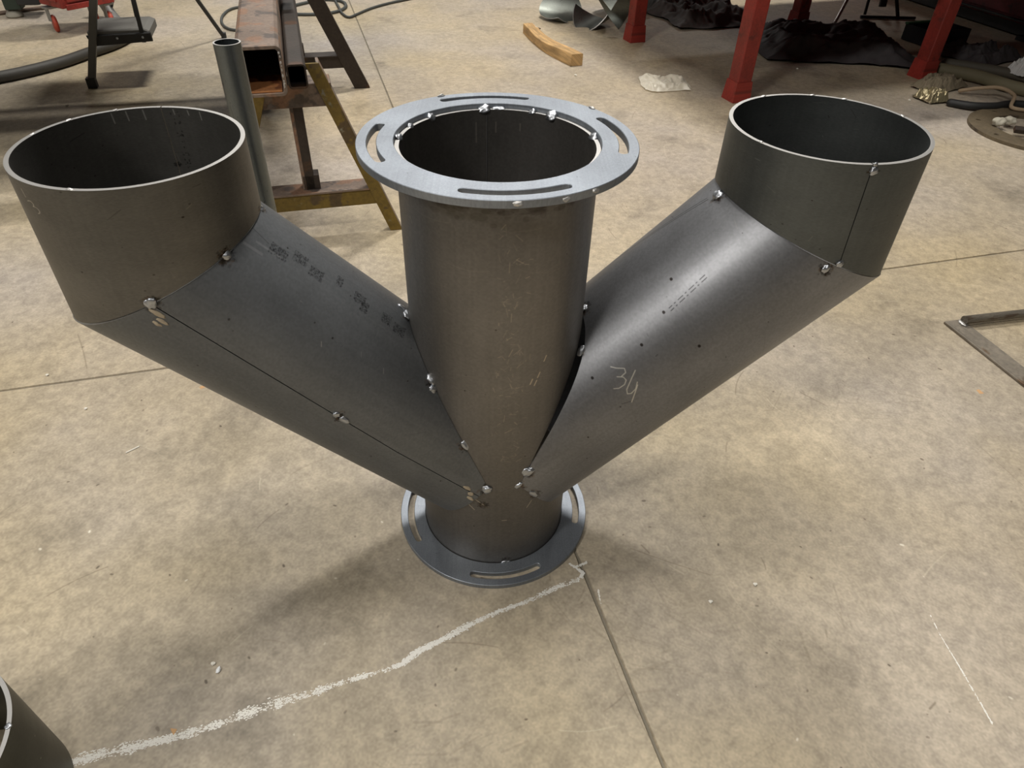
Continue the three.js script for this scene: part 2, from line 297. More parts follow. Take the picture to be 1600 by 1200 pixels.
{ // upright pipe
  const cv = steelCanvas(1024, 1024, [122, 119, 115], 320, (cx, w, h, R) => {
    const X = (deg) => ((deg % 360 + 360) % 360) / 360 * w, Y = (y) => (1 - y / 0.82) * h;
    for (let i = 0; i < 150; i++) { const x = X(80 + (R() - 0.5) * 16 + (R() - 0.5) * 8), y = Y(0.30 + 0.46 * R()), a = R() * 7, l = 2 + R() * 12; cx.strokeStyle = `rgba(214,200,176,${0.1 + R() * 0.4})`; cx.lineWidth = 0.7 + R() * 0.8; cx.beginPath(); cx.moveTo(x, y); cx.lineTo(x + Math.cos(a) * l, y + Math.sin(a) * l * 1.6); cx.stroke(); }
    for (let i = 0; i < 22; i++) { const x = X(40 + R() * 90), y = Y(0.35 + 0.42 * R()), l = 20 + R() * 70; cx.strokeStyle = `rgba(205,195,175,${0.08 + R() * 0.16})`; cx.lineWidth = 0.8; cx.beginPath(); cx.moveTo(x, y); cx.quadraticCurveTo(x + l * 0.5, y + l * 0.1, x + l, y + (R() - 0.6) * 26); cx.stroke(); }
    for (const [deg, y] of [[57, 0.53], [61, 0.50], [63, 0.485], [66, 0.49]]) { cx.strokeStyle = 'rgba(225,210,185,0.8)'; cx.lineWidth = 2.2; cx.beginPath(); cx.moveTo(X(deg), Y(y)); cx.lineTo(X(deg) + 5, Y(y) + 14); cx.stroke(); }
    cx.strokeStyle = 'rgba(222,210,190,0.75)'; cx.lineWidth = 1.8; for (const [d0, y0, d1, y1] of [[111, 0.192, 104, 0.172], [104, 0.204, 97, 0.19], [61, 0.185, 65, 0.168], [80, 0.145, 84, 0.145]]) { cx.beginPath(); cx.moveTo(X(d0), Y(y0)); cx.lineTo(X(d1), Y(y1)); cx.stroke(); }
    // dark spots under the top flange, with a ragged lower edge
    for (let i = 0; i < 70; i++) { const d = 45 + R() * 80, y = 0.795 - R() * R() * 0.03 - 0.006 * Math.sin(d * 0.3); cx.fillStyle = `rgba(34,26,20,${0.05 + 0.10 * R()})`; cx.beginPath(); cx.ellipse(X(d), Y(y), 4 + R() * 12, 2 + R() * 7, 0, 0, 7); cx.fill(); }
    for (const [d, y, r] of [[80, 0.02, 14], [110, 0.22, 20], [58, 0.2, 18], [98, 0.19, 16], [150, 0.37, 16], [124, 0.3, 14]]) soot(cx, X(d), Y(y), r, R, 0.55);
    cx.fillStyle = 'rgba(205,195,180,0.5)'; for (const [d, l] of [[262, 22], [268, 14], [255, 26], [284, 10]]) cx.fillRect(X(d), Y(0.80), 2.2, l * 1.6);
  });
  const s = shell({ ...vertical(0, 0), r: RC, t: TW, s0: () => 0.003, s1: () => 0.819, uvS: [0, 0.82], N: 160, M: 8 });
  // the wall is cut away where the two branches enter
  const solid = new Brush(mergeGeometries([s.body, s.cap0, s.cap1].map(plain))); solid.updateMatrixWorld();
  const ev = new Evaluator(); ev.attributes = ['position', 'normal', 'uv']; ev.useGroups = false; let cut = solid;
  for (const side of [-1, 1]) {
    const f = armFrame(side), c = new THREE.CylinderGeometry(side > 0 ? RA - 0.0005 : RA - 0.008, side > 0 ? RA - 0.0005 : RA - 0.008, 0.6, 120); c.translate(0, 0.3 + 0.078, 0);
    c.applyQuaternion(new THREE.Quaternion().setFromUnitVectors(V3(0, 1, 0), f.a)); c.translate(0, H0, 0);
    const b = new Brush(c); b.updateMatrixWorld(); cut = ev.evaluate(cut, b, SUBTRACTION); cut.updateMatrixWorld();
  }
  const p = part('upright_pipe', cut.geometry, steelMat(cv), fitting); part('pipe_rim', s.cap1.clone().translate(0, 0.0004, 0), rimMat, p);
  const seam = new THREE.CylinderGeometry(0.0012, 0.0012, 0.8, 6); seam.translate(-0.0185, 0.41, -RC + TW + 0.0009);
  part('inside_seam', seam, baseSteel, p);
}
function flangeGeo(rot) {
  const s = new THREE.Shape(); s.absarc(0, 0, 0.2022, 0, Math.PI * 2, false);
  const h = new THREE.Path(); h.absarc(0, 0, 0.1492, 0, Math.PI * 2, true); s.holes.push(h);
  for (let k = 0; k < 4; k++) {
    const c = rad(rot + 90 * k), d = rad(21.3), r0 = 0.1735, r1 = 0.187, rm = (r0 + r1) / 2, w = (r1 - r0) / 2, q = new THREE.Path(), pts = [];
    for (let i = 0; i <= 24; i++) { const a = c - d + 2 * d * i / 24; pts.push([Math.cos(a) * r1, Math.sin(a) * r1]); }
    for (let i = 1; i < 8; i++) { const a = c + d, b = Math.PI * i / 8; pts.push([Math.cos(a) * (rm + w * Math.cos(b)) - Math.sin(a) * w * Math.sin(b), Math.sin(a) * (rm + w * Math.cos(b)) + Math.cos(a) * w * Math.sin(b)]); }
    for (let i = 0; i <= 24; i++) { const a = c + d - 2 * d * i / 24; pts.push([Math.cos(a) * r0, Math.sin(a) * r0]); }
    for (let i = 1; i < 8; i++) { const a = c - d, b = Math.PI * i / 8; pts.push([Math.cos(a) * (rm - w * Math.cos(b)) + Math.sin(a) * w * Math.sin(b), Math.sin(a) * (rm - w * Math.cos(b)) - Math.cos(a) * w * Math.sin(b)]); }
    pts.forEach(([x, y], i) => i ? q.lineTo(x, y) : q.moveTo(x, y)); q.closePath(); s.holes.push(q);
  }
  const g = new THREE.ExtrudeGeometry(s, { depth: FT - 0.0016, bevelEnabled: true, bevelSize: 0.0008, bevelThickness: 0.0008, bevelOffset: -0.0008, bevelSegments: 1, curveSegments: 120 });
  g.translate(0, 0, 0.0008); g.rotateX(Math.PI / 2);      // shape y -> +z, extrusion -> -y
  const o = toCreasedNormals(g, rad(40)), p = o.attributes.position, uv = o.attributes.uv; for (let i = 0; i < p.count; i++) uv.setXY(i, p.getX(i) * 2.4, p.getZ(i) * 2.4 + p.getY(i)); return o;
}
part('flange', flangeGeo(82.3).translate(0, HT, 0), flangeMat, fitting, 'slotted top flange ring');
part('flange', flangeGeo(81.3).translate(0, FT, 0), flangeMat, fitting, 'slotted bottom flange ring');
for (const [deg, sz, l] of [[-136, 0.007, 1.1], [-99, 0.0075, 1.3], [-90, 0.004, 2.4], [-68, 0.005, 1.2], [-55, 0.0085, 1.2], [-13, 0.007, 1.4], [-174, 0.0065, 1.4], [-155, 0.0045, 1.5]]) {
  const a = rad(deg), d = V3(Math.cos(a), 0, Math.sin(a)); weld(fitting, d.clone().multiplyScalar(RC - 0.003).setY(0.8195), V3(-d.x, 1.2, -d.z), V3(-d.z, 0, d.x), sz, l, 40 + deg);
}
weld(fitting, V3(Math.cos(rad(80)) * RC, FT, Math.sin(rad(80)) * RC), V3(Math.cos(rad(80)), 1, Math.sin(rad(80))), V3(1, 0, -0.1), 0.005, 2.0, 3);
for (const [deg, r, y] of [[65, 0.2015, HT - 0.005], [83, 0.202, HT - 0.004], [52, 0.202, HT - 0.004], [-118, 0.2, HT], [-42, 0.2, HT]]) { const a = rad(deg), d = V3(Math.cos(a), 0, Math.sin(a)); weld(fitting, d.clone().multiplyScalar(r).setY(y), d.clone().setY(0.8), V3(-d.z, 0, d.x), 0.0038, 1.6, 70 + deg, rimMat, 'spatter'); }


const armPoint = (f, s, deg, r = RA) => f.A.clone().addScaledVector(f.a, s).addScaledVector(f.m, r * Math.cos(rad(deg))).addScaledVector(f.n, r * Math.sin(rad(deg)));
const armNormal = (f, deg) => V3(0, 0, 0).addScaledVector(f.m, Math.cos(rad(deg))).addScaledVector(f.n, Math.sin(rad(deg)));
for (const side of [-1, 1]) {
  const f = armFrame(side), left = side < 0, centre = left ? V3(-0.4945, 0, 0.0632) : V3(0.5008, 0, -0.0612), rimH = left ? 0.8333 : 0.8337;
  const J = V3(centre.x, (left ? 0.6604 : 0.6685) + 0.004, centre.z), nrm = f.a.clone().add(V3(0, 1, 0)).normalize(), off = f.m;
  const RCUT = 0.1489;
  const s0 = (th) => {
    const c = Math.cos(th), sn = Math.sin(th), disc = RCUT * RCUT - RA * RA * sn * sn;
    let s = (RA * c * Math.sin(EL) + Math.sqrt(Math.max(disc, 0))) / Math.cos(EL);
    const d = Math.abs(((th * 180 / Math.PI + 540) % 360) - 180);
    if (d > 70 && d < 150) s = Math.max(s, 0.060 - Math.max(0, d - 92) * 0.0003);
    if (!left && sn > 0) { const q = d; if (q > 8 && q < 79) s += 0.022 * Math.sin(Math.PI * (q - 8) / 71) ** 1.3; }
    return s;
  };
  const s1 = (th) => { const q = f.A.clone().addScaledVector(f.m, RA * Math.cos(th)).addScaledVector(f.n, RA * Math.sin(th)); return (J.clone().sub(q).dot(nrm)) / f.a.dot(nrm) - 0.0012; };
  const cv = steelCanvas(1024, 1024, left ? TONEB : [134, 135, 138], left ? 340 : 350, (cx, w, h, R) => {
    const X = (deg) => ((deg % 360 + 360) % 360) / 360 * w, Y = (s) => (1 - s / 0.8) * h;
    if (left) {
      for (const [d, s, r] of [[82, 0.69, 22], [40, 0.647, 22], [-7, 0.63, 16], [2, 0.35, 20], [37, 0.276, 20], [62, 0.159, 20], [83, 0.06, 24], [89, 0.375, 16]]) soot(cx, X(d), Y(s), r, R, 0.7);
      // rows of worn black stencil print
      const word = (d, s, n) => { for (let i = 0; i < n; i++) for (let k = 0; k < 7; k++) { cx.fillStyle = `rgba(12,12,14,${0.1 + 0.32 * R()})`; cx.fillRect(X(d) + (k - 3) * 3.2 + R() * 2.4, Y(s) + i * 3.0 + R() * 1.4, 1.6 + R() * 3, 1.4 + R() * 2); } };
      for (const [d, s, n] of [[19, 0.60, 12], [14, 0.565, 10], [17, 0.535, 10], [11, 0.49, 5], [14, 0.455, 9], [18, 0.44, 6], [16, 0.40, 8], [18, 0.375, 10]]) word(d, s, n);
      cx.fillStyle = 'rgba(200,200,200,0.25)'; cx.fillRect(X(27), Y(0.635), 5, 40); cx.fillRect(X(22), Y(0.62), 4, 52);
      for (let i = 0; i < 5; i++) { cx.strokeStyle = `rgba(215,210,200,${0.2 + 0.4 * R()})`; cx.lineWidth = 1.4; const d = 5 + R() * 60, s = 0.3 + 0.3 * R(); cx.beginPath(); cx.moveTo(X(d), Y(s)); cx.lineTo(X(d) + 10 * R(), Y(s) + 6); cx.stroke(); }
    } else {
      for (const [d, s, r] of [[0, 0.632, 24], [83, 0.686, 18], [5, 0.351, 22], [31, 0.311, 12], [76, 0.094, 20], [82, 0.06, 20], [97, 0.062, 20]]) soot(cx, X(d), Y(s), r, R, 0.7);
      cx.strokeStyle = 'rgba(18,16,16,0.6)'; cx.lineWidth = 1.3;
      for (const o of [0, 2.2]) { cx.beginPath(); cx.moveTo(X(-5 + o), Y(0.617)); cx.quadraticCurveTo(X(-17 + o), Y(0.52), X(-33 + o), Y(0.39)); cx.stroke(); }
      cx.setLineDash([14, 6, 4, 5]); cx.beginPath(); cx.moveTo(X(41), Y(0.545)); cx.lineTo(X(44), Y(0.47)); cx.stroke(); cx.beginPath(); cx.moveTo(X(43), Y(0.545)); cx.lineTo(X(46), Y(0.47)); cx.stroke(); cx.setLineDash([]);
      // chalked number
      cx.strokeStyle = 'rgba(226,224,216,0.85)'; cx.lineWidth = 2.0; cx.lineJoin = 'round';
      const stroke = (pts) => { cx.beginPath(); pts.forEach(([d, s], i) => i ? cx.lineTo(X(d), Y(s)) : cx.moveTo(X(d), Y(s))); cx.stroke(); };
      stroke([[51.2, 0.3365], [54.2, 0.343], [57.6, 0.3535], [60.2, 0.3505], [60.6, 0.3395], [59.0, 0.3345], [61.6, 0.3425], [64.4, 0.343], [66.2, 0.336], [66.0, 0.3245], [64.0, 0.3165]]);
      stroke([[62.6, 0.366], [66.0, 0.350], [69.8, 0.333], [72.6, 0.3285], [74.0, 0.334], [73.2, 0.345], [69.8, 0.3555]]); stroke([[71.6, 0.3525], [75.6, 0.338], [79.6, 0.3235]]);
      cx.fillStyle = 'rgba(25,20,18,0.75)'; for (const [d, s] of [[52, 0.4], [50, 0.3], [44, 0.46], [75, 0.47], [30, 0.5]]) { cx.beginPath(); cx.arc(X(d), Y(s), 3, 0, 7); cx.fill(); }
    }
  });
  const seam = left, sk = (s) => rad(s > 0.23 ? 92 - (s - 0.23) * 18.5 : 91.6);
  const g = shell({ ...f, r: RA, t: TW, s0, s1, th0: seam ? 0.0055 : 0, th1: seam ? 2 * Math.PI - 0.0055 : 2 * Math.PI, skew: seam ? sk : null, N: 220, M: 30, uvS: [0, 0.8] });
  const arm = part('branch_pipe', g.body, steelMat(cv, left ? { roughness: 0.62 } : { roughness: 0.54 }), fitting, left ? 'sloping branch pipe with an open seam along its front' : 'sloping branch pipe with a chalked number on it');
  part('cut_edge', g.cap0, rimMat, arm); part('cut_edge', g.cap1, rimMat, arm);
  // collar: the short upright length above the mitre
  const cvS = steelCanvas(1024, 512, left ? [114, 112, 107] : [98, 101, 100], left ? 360 : 370, (cx, w, h, R) => {
    const X = (deg) => ((deg % 360 + 360) % 360) / 360 * w, Y = (y) => (1 - (y - 0.55) / 0.3) * h;
    if (left) {
      for (const [d, y, r] of [[76, 0.676, 18], [34, 0.715, 18], [-7, 0.734, 12]]) soot(cx, X(d), Y(y), r, R, 0.8);
      cx.strokeStyle = 'rgba(216,212,200,0.7)'; cx.lineWidth = 1.6; cx.beginPath(); cx.moveTo(X(126), Y(0.822)); cx.lineTo(X(125), Y(0.811)); cx.stroke(); cx.beginPath(); cx.moveTo(X(125), Y(0.806)); cx.bezierCurveTo(X(121), Y(0.812), X(119), Y(0.803), X(122), Y(0.801)); cx.bezierCurveTo(X(118), Y(0.804), X(116), Y(0.795), X(120), Y(0.793)); cx.stroke();
      cx.strokeStyle = 'rgba(216,214,206,0.75)'; cx.lineWidth = 2; for (const [d, l] of [[-123, 27], [-115, 25], [-105.6, 26], [-88, 14], [-79, 14], [-70.7, 22]]) { cx.beginPath(); cx.moveTo(X(d), Y(0.831)); cx.lineTo(X(d + 0.4), Y(0.831) + l); cx.stroke(); }
      soot(cx, X(-95), Y(0.745), 9, R, 0.8, false); for (let i = 0; i < 40; i++) { cx.fillStyle = `rgba(12,12,12,${0.2 + 0.3 * R()})`; cx.fillRect(X(-88 + (R() - 0.5) * 5), Y(0.83 - 0.09 * R()), 2, 7 * R()); }
    } else {
      for (const [d, y, r] of [[86, 0.825, 12], [85, 0.68, 13], [92, 0.672, 13], [177, 0.727, 14]]) soot(cx, X(d), Y(y), r, R, 0.8);
      cx.strokeStyle = 'rgba(190,190,190,0.3)'; cx.lineWidth = 2; cx.beginPath(); cx.moveTo(X(150), Y(0.81)); cx.lineTo(X(146), Y(0.81)); cx.stroke();
    }
  });
  const h0 = (th) => { const q = V3(centre.x + RA * Math.cos(th), 0, centre.z + RA * Math.sin(th)); return J.y + ((J.x - q.x) * nrm.x + (J.z - q.z) * nrm.z) / nrm.y + 0.0011; };
  const seamAt = left ? rad(-95) : rad(86), hw = 0.0052;
  const gs = shell({ ...vertical(centre.x, centre.z), r: RA, t: TW, s0: h0, s1: () => rimH, th0: seamAt + hw, th1: seamAt + 2 * Math.PI - hw, skew: left ? null : (s) => rad((s - 0.75) * 12), N: 200, M: 10, uvS: [0.55, 0.85] });
  const col = part('collar_pipe', gs.body, steelMat(cvS, { roughness: 0.62 }), fitting, left ? 'short upright collar pipe with chalk ticks inside its rim' : 'short upright collar pipe with an open seam');
  part('ground_rim', gs.cap1, rimMat, col, 'bright ground rim'); part('cut_edge', gs.cap0, rimMat, col);
  const W = (s, deg, size, long, al) => weld(fitting, armPoint(f, s, deg), armNormal(f, deg), al || f.a, size, long, Math.round(s * 997 + deg));
  if (left) {
    const tang = (deg) => f.n.clone().multiplyScalar(Math.cos(rad(deg))).addScaledVector(f.m, -Math.sin(rad(deg)));
    W(0.689, 82.5, 0.0078, 1.25, tang(82)); W(0.647, 39.7, 0.0078, 1.15); W(0.63, -7.4, 0.006, 1);
    W(0.351, 1, 0.0085, 1.4, V3(0.4, 0.5, 0.7)); W(0.358, -4, 0.005, 2.6, f.a); W(0.2765, 36.9, 0.0085, 1.3, V3(0.2, -0.8, 0.4)); W(0.268, 42, 0.006, 1.2); W(0.159, 62, 0.008, 1.35, V3(0.2, -0.8, 0.4)); W(0.06, 82.8, 0.0085, 1.2);
    W(0.381, 88.4, 0.0055, 1.1); W(0.364, 89, 0.0055, 1.7);
    for (const [s, d, z, l] of [[0.676, 86.5, 0.0035, 3.2], [0.664, 89.5, 0.003, 2.6], [0.667, 92.5, 0.0026, 2.2], [0.094, 90, 0.0036, 2.4], [0.078, 93, 0.0042, 1.7], [0.068, 97, 0.0034, 2.6]]) weld(fitting, armPoint(f, s, d, RA), armNormal(f, d), f.a.clone().addScaledVector(f.n, 0.3), z, l, Math.round(s * 999), slagMat, 'slag_lump');
  } else {
    W(0.633, 0.4, 0.0092, 1.1); W(0.686, 82.6, 0.006, 1.15); W(0.351, 4.7, 0.0065, 1.1); W(0.311, 30.9, 0.006, 1.5, V3(0, 1, 0)); W(0.094, 76, 0.0085, 1.5, V3(0.7, 0.3, 0.1)); W(0.060, 81, 0.005, 1.6); W(0.062, 96, 0.005, 2.2, f.n);
    for (const [d, y, z] of [[85.6, 0.8245, 0.0058], [84.9, 0.6805, 0.0056], [86, 0.834, 0.003]]) { const a = rad(d), q = V3(Math.cos(a), 0, Math.sin(a)); weld(fitting, V3(centre.x + q.x * RA, y, centre.z + q.z * RA), q, V3(-q.z, 0.2, q.x), z, 1.15, Math.round(y * 999)); }
  }
  for (const d of left ? [-146, -170, -120, 95] : [-115, -80, -60, -20, 150]) { const a = rad(d), q = V3(Math.cos(a), 0, Math.sin(a)); weld(fitting, V3(centre.x + q.x * (RA - 0.003), rimH, centre.z + q.z * (RA - 0.003)), V3(0, 1, 0), V3(-q.z, 0, q.x), 0.0024, 1.8, 900 + d, rimMat, 'burr'); }
}
{ // pipe in the lower left corner
  const cv = steelCanvas(1024, 512, [88, 88, 80], 380, (cx, w, h, R) => { for (let i = 0; i < 6; i++) { cx.fillStyle = 'rgba(210,205,195,0.6)'; cx.beginPath(); cx.arc(R() * w, R() * h, 1.6, 0, 7); cx.fill(); } });
  const t = thing('pipe_offcut', 'short dark steel pipe standing on end in the near left corner', 'pipe', V3(-0.7897, 0, 0.6143));
  const s = shell({ ...vertical(0, 0), r: RA, t: TW, s0: () => 0.0005, s1: () => 0.2242, uvS: [0, 0.25], N: 144, M: 4 });
  part('pipe_wall', s.body, steelMat(cv), t); part('ground_rim', s.cap1, rimMat, t, 'bright ground rim'); part('cut_edge', s.cap0, rimMat, t);
  const a = rad(-20), q = V3(Math.cos(a), 0, Math.sin(a)); for (const [d, z] of [[18, 0.006], [25, 0.005], [-20, 0.004]]) { const b = rad(d); weld(t, V3(Math.cos(b) * (RA - 0.003), 0.2242, Math.sin(b) * (RA - 0.003)), V3(0, 1, 0), V3(-Math.sin(b), 0, Math.cos(b)), z, 1.4, 600 + d); }
}
//@@OBJECTS@@
// ------------------------------------------------------------------ trestles and what lies on them
const yellow = mottled([112, 92, 38], 410, [[[84, 68, 44], 7, 0.6, 3], [[120, 116, 100], 12, 0.7, 9]], 0.7, 0.1);
const rusty = mottled([124, 108, 96], 420, [[[134, 104, 84], 6, 0.52, 3], [[92, 82, 76], 9, 0.62, 7]], 0.6, 0.3);
const rustyDark = mottled([58, 50, 44], 425, [[[78, 58, 44], 6, 0.58, 3]], 0.6, 0.35);  // dark rust, toned down further for the shadow on the far trestle
const orangeRust = mottled([168, 112, 66], 430, [[[120, 70, 38], 8, 0.55, 3]], 0.9, 0);
function trestle(pos, label, W, slope, topH, flangeD, lw, mat, flangeMatT) {
  const tops = [topH, 0.512]; const t = thing('steel_trestle', label, 'trestle', pos, ANG, 'sawhorse trestles under the beams');
  for (const s of [1, -1]) {
    const X = (u) => s > 0 ? u : -W - u, topH = s > 0 ? tops[0] : tops[1];
    const g1 = prism([[X(0), 0.001], [X(-lw), 0.001], [X(-lw - slope * topH), topH], [X(-slope * topH), topH]].sort(() => 0).slice(), 0.008);
    const o = 0.008, g2 = prism([[X(0), 0.001], [X(-o), 0.001], [X(-o - slope * topH), topH], [X(-slope * topH), topH]], flangeD, 0.0012);
    const leg = part('leg', g1, mat, t); part('leg_flange', g2.translate(0, 0, -0.008), flangeMatT, leg);
  }
  const at = (h) => -slope * h - lw * 0.4, cross = part('crossbar', box(W + 2 * at(0.14), 0.008, 0.085, -W / 2, 0.164, -0.045), flangeMatT, t);
  part('crossbar_face', box(W + 2 * at(0.14) - 0.004, 0.056, 0.008, -W / 2, 0.134, -0.012), mat, cross);
  const inner = W + 2 * at(0.48);
  part('header', box(inner + 0.02, 0.07, 0.09, -W / 2, 0.482, -0.055), flangeMatT, t);
  const post = part('centre_post', box(0.012, 0.285, 0.05, -W / 2 - 0.012, 0.31, -0.055), rusty, t);
  part('post_flange', box(0.03, 0.285, 0.008, -W / 2 + 0.008, 0.31, -0.034), rustyDark, post);
  part('base_block', box(0.055, 0.05, 0.05, -W / 2 + 0.012, 0.193, -0.055), rustyDark, post);
  return t;
}
trestle(hall(-0.005, 0, 1.332), 'yellow A-frame steel trestle nearest the pipe fitting', 0.60, 0.36, 0.578, 0.055, 0.042, yellow, rusty);
trestle(hall(0.062, 0, 2.95), 'A-frame trestle standing farther back, its colour darkened for shade', 0.70, 0.42, 0.512, 0.05, 0.08, rustyDark, rustyDark);
{ // channel with its open side to the left, and the square tube beside it
  const t = thing('box_beam', 'brown rusty rectangular steel beam lying lengthways on the trestles', 'beam', hall(-0.377, 0.519, 1.232), ANG);
  const w = 0.128, h = 0.138, k = 0.010, L = 3.0, s = new THREE.Shape(), rr = (S, x0, y0, x1, y1, c) => { S.moveTo(x0 + c, y0); S.lineTo(x1 - c, y0); S.absarc(x1 - c, y0 + c, c, -Math.PI / 2, 0); S.lineTo(x1, y1 - c); S.absarc(x1 - c, y1 - c, c, 0, Math.PI / 2); S.lineTo(x0 + c, y1); S.absarc(x0 + c, y1 - c, c, Math.PI / 2, Math.PI); S.lineTo(x0, y0 + c); S.absarc(x0 + c, y0 + c, c, Math.PI, Math.PI * 1.5); };
  rr(s, -w / 2, 0, w / 2, h, 0.017); const bore = new THREE.Path(); rr(bore, -w / 2 + k, k, w / 2 - k, h - k, 0.008); s.holes.push(bore);
  const g = new THREE.ExtrudeGeometry(s, { depth: L, bevelEnabled: true, bevelSize: 0.0012, bevelThickness: 0.0012, bevelOffset: -0.0012, bevelSegments: 1, curveSegments: 10 }); g.translate(0, 0, -L);
  part('tube_wall', boxUV(toCreasedNormals(g, rad(35))), rusty, t);
  for (let i = 0; i < 9; i++) { const R = rng(61 + i); const gg = lump(0.0016 + 0.0014 * R(), 0.002 + 0.005 * R(), 0.0012, i + 3); gg.translate(w / 2 - 0.005 - 0.002 * R(), 0.02 + 0.1 * (i + R()) / 9, 0.0014); part('spatter', gg, rimMat, t); }
  part('rust_scale', box(0.098, 0.005, 0.16, 0, k + 0.002, -0.085), orangeRust, t, 'orange rust scale inside the open end');
  const q = thing('square_tube', 'dark square steel tube lying along the right side of the brown beam', 'beam', hall(-0.281, 0.5185, 1.29), ANG);
  const a = 0.057, b = 0.07, kk = 0.005, s2 = new THREE.Shape();
  rr(s2, -a / 2, 0, a / 2, b, 0.012); const hole = new THREE.Path(); rr(hole, -a / 2 + kk, kk, a / 2 - kk, b - kk, 0.007); s2.holes.push(hole);
  const g2 = new THREE.ExtrudeGeometry(s2, { depth: 2.9, bevelEnabled: false, curveSegments: 8 }); g2.translate(0, 0, -2.9); part('tube_wall', boxUV(toCreasedNormals(g2, rad(35))), rustyDark, q);
}
{ // added unseen plate, bar and stands, put in to shade the left floor
  const stand = thing('added_stand', 'added unseen stand carrying the left end of the shading plate', 'stand', hall(-2.75, 0, 2.65), ANG);
  for (const [x, z] of [[-0.2, -0.28], [0.2, -0.28], [-0.2, 0.28], [0.2, 0.28]]) part('leg', box(0.05, 0.63, 0.05, x, 0.315, z), rustyDark, stand);
  part('top_frame', box(0.46, 0.026, 0.62, 0, 0.643, 0), rustyDark, stand);
  solo('added_shade_plate', box(2.72, 0.012, 0.9, 0, 0.006, 0), baseSteel, 'added unseen plate across the brown beam, put in to shade the floor', 'plate', hall(-1.66, 0.6578, 2.66)).rotation.y = ANG;
  solo('flat_bar', box(2.45, 0.03, 0.16, 0, 0.015, 0), baseSteel, 'added unseen flat bar across the brown beam, put in to shade the floor', 'bar', hall(-1.475, 0.658, 2.05)).rotation.y = ANG;
  const sp = thing('added_stand', 'added unseen stand carrying the left end of the shading bar', 'stand', hall(-2.6, 0, 2.05), ANG);
  part('post', box(0.06, 0.64, 0.06, 0, 0.32, 0), rustyDark, sp); part('foot', box(0.3, 0.02, 0.3, 0, 0.01, 0), rustyDark, sp); part('cradle', box(0.16, 0.016, 0.1, 0, 0.648, 0), rustyDark, sp);
}
{ // tube standing on end behind the left branch
  const t = thing('standing_tube', 'slim dark steel tube standing on end behind the left branch pipe', 'tube', V3(-0.576, 0, -0.60));
  const s = shell({ ...vertical(0, 0), r: 0.0285, t: 0.0035, s0: () => 0.001, s1: () => 0.793, uvS: [0, 0.8], N: 48, M: 4 });
  part('tube_wall', s.body, steelMat(steelCanvas(256, 512, [112, 118, 120], 440), { roughness: 0.42 }), t); part('cut_rim', s.cap1, rimMat, t, 'bright cut rim'); part('cut_edge', s.cap0, rimMat, t);
}
{ // step ladder, top left
  const grey = plainMat(0.14, 0.14, 0.13, 0.55, 0.4), dark = plainMat(0.035, 0.035, 0.035, 0.55, 0.2), tread = plainMat(0.16, 0.155, 0.14, 0.75, 0.1);
  const t = thing('step_ladder', 'dark grey steel step ladder with one broad tread near the floor', 'ladder', hall(-1.343, 0, 3.22), ANG);
  const P = (u, h, v) => V3(u + 1.343, h, -(v - 3.22));
  const l1 = part('leg', bar(P(-1.343, 0.004, 3.22), P(-0.99, 1.0, 3.22), 0.034, 0.03), grey, t); part('foot', box(0.044, 0.05, 0.042, 0.008, 0.026, 0), dark, l1);
  const l2 = part('leg', bar(P(-0.725, 0.004, 4.11), P(-1.06, 0.92, 3.56), 0.02, 0.02), dark, t); part('foot', box(0.03, 0.03, 0.03, 0.618, 0.016, -0.89), dark, l2);
  part('hanger_bar', bar(P(-1.035, 0.2, 3.242), P(-1.0, 0.98, 3.242), 0.02, 0.01), dark, t); part('hanger_bar', bar(P(-1.09, 0.22, 3.52), P(-1.04, 0.98, 3.5), 0.017, 0.012), dark, t);
  const st = part('tread', prism([[0.055, 0.255], [0.09, 0.262], [0.32, 0.262], [0.345, 0.25], [0.345, 0.215], [0.055, 0.2]], 0.27, 0.006).translate(0, 0, -0.03), tread, t);
  part('front_lip', prism([[0.05, 0.242], [0.352, 0.247], [0.352, 0.205], [0.065, 0.192]], 0.02, 0.004).translate(0, 0, -0.012), dark, st);
  for (const x of [0.19, 0.31]) { const b = new THREE.SphereGeometry(0.006, 10, 6); b.scale(1, 1, 0.5); b.translate(x, 0.226, -0.011); part('bolt', b, weldMat, st); }
  part('top_platform', box(0.36, 0.03, 0.36, 0.32, 1.0, -0.16), tread, t);
}
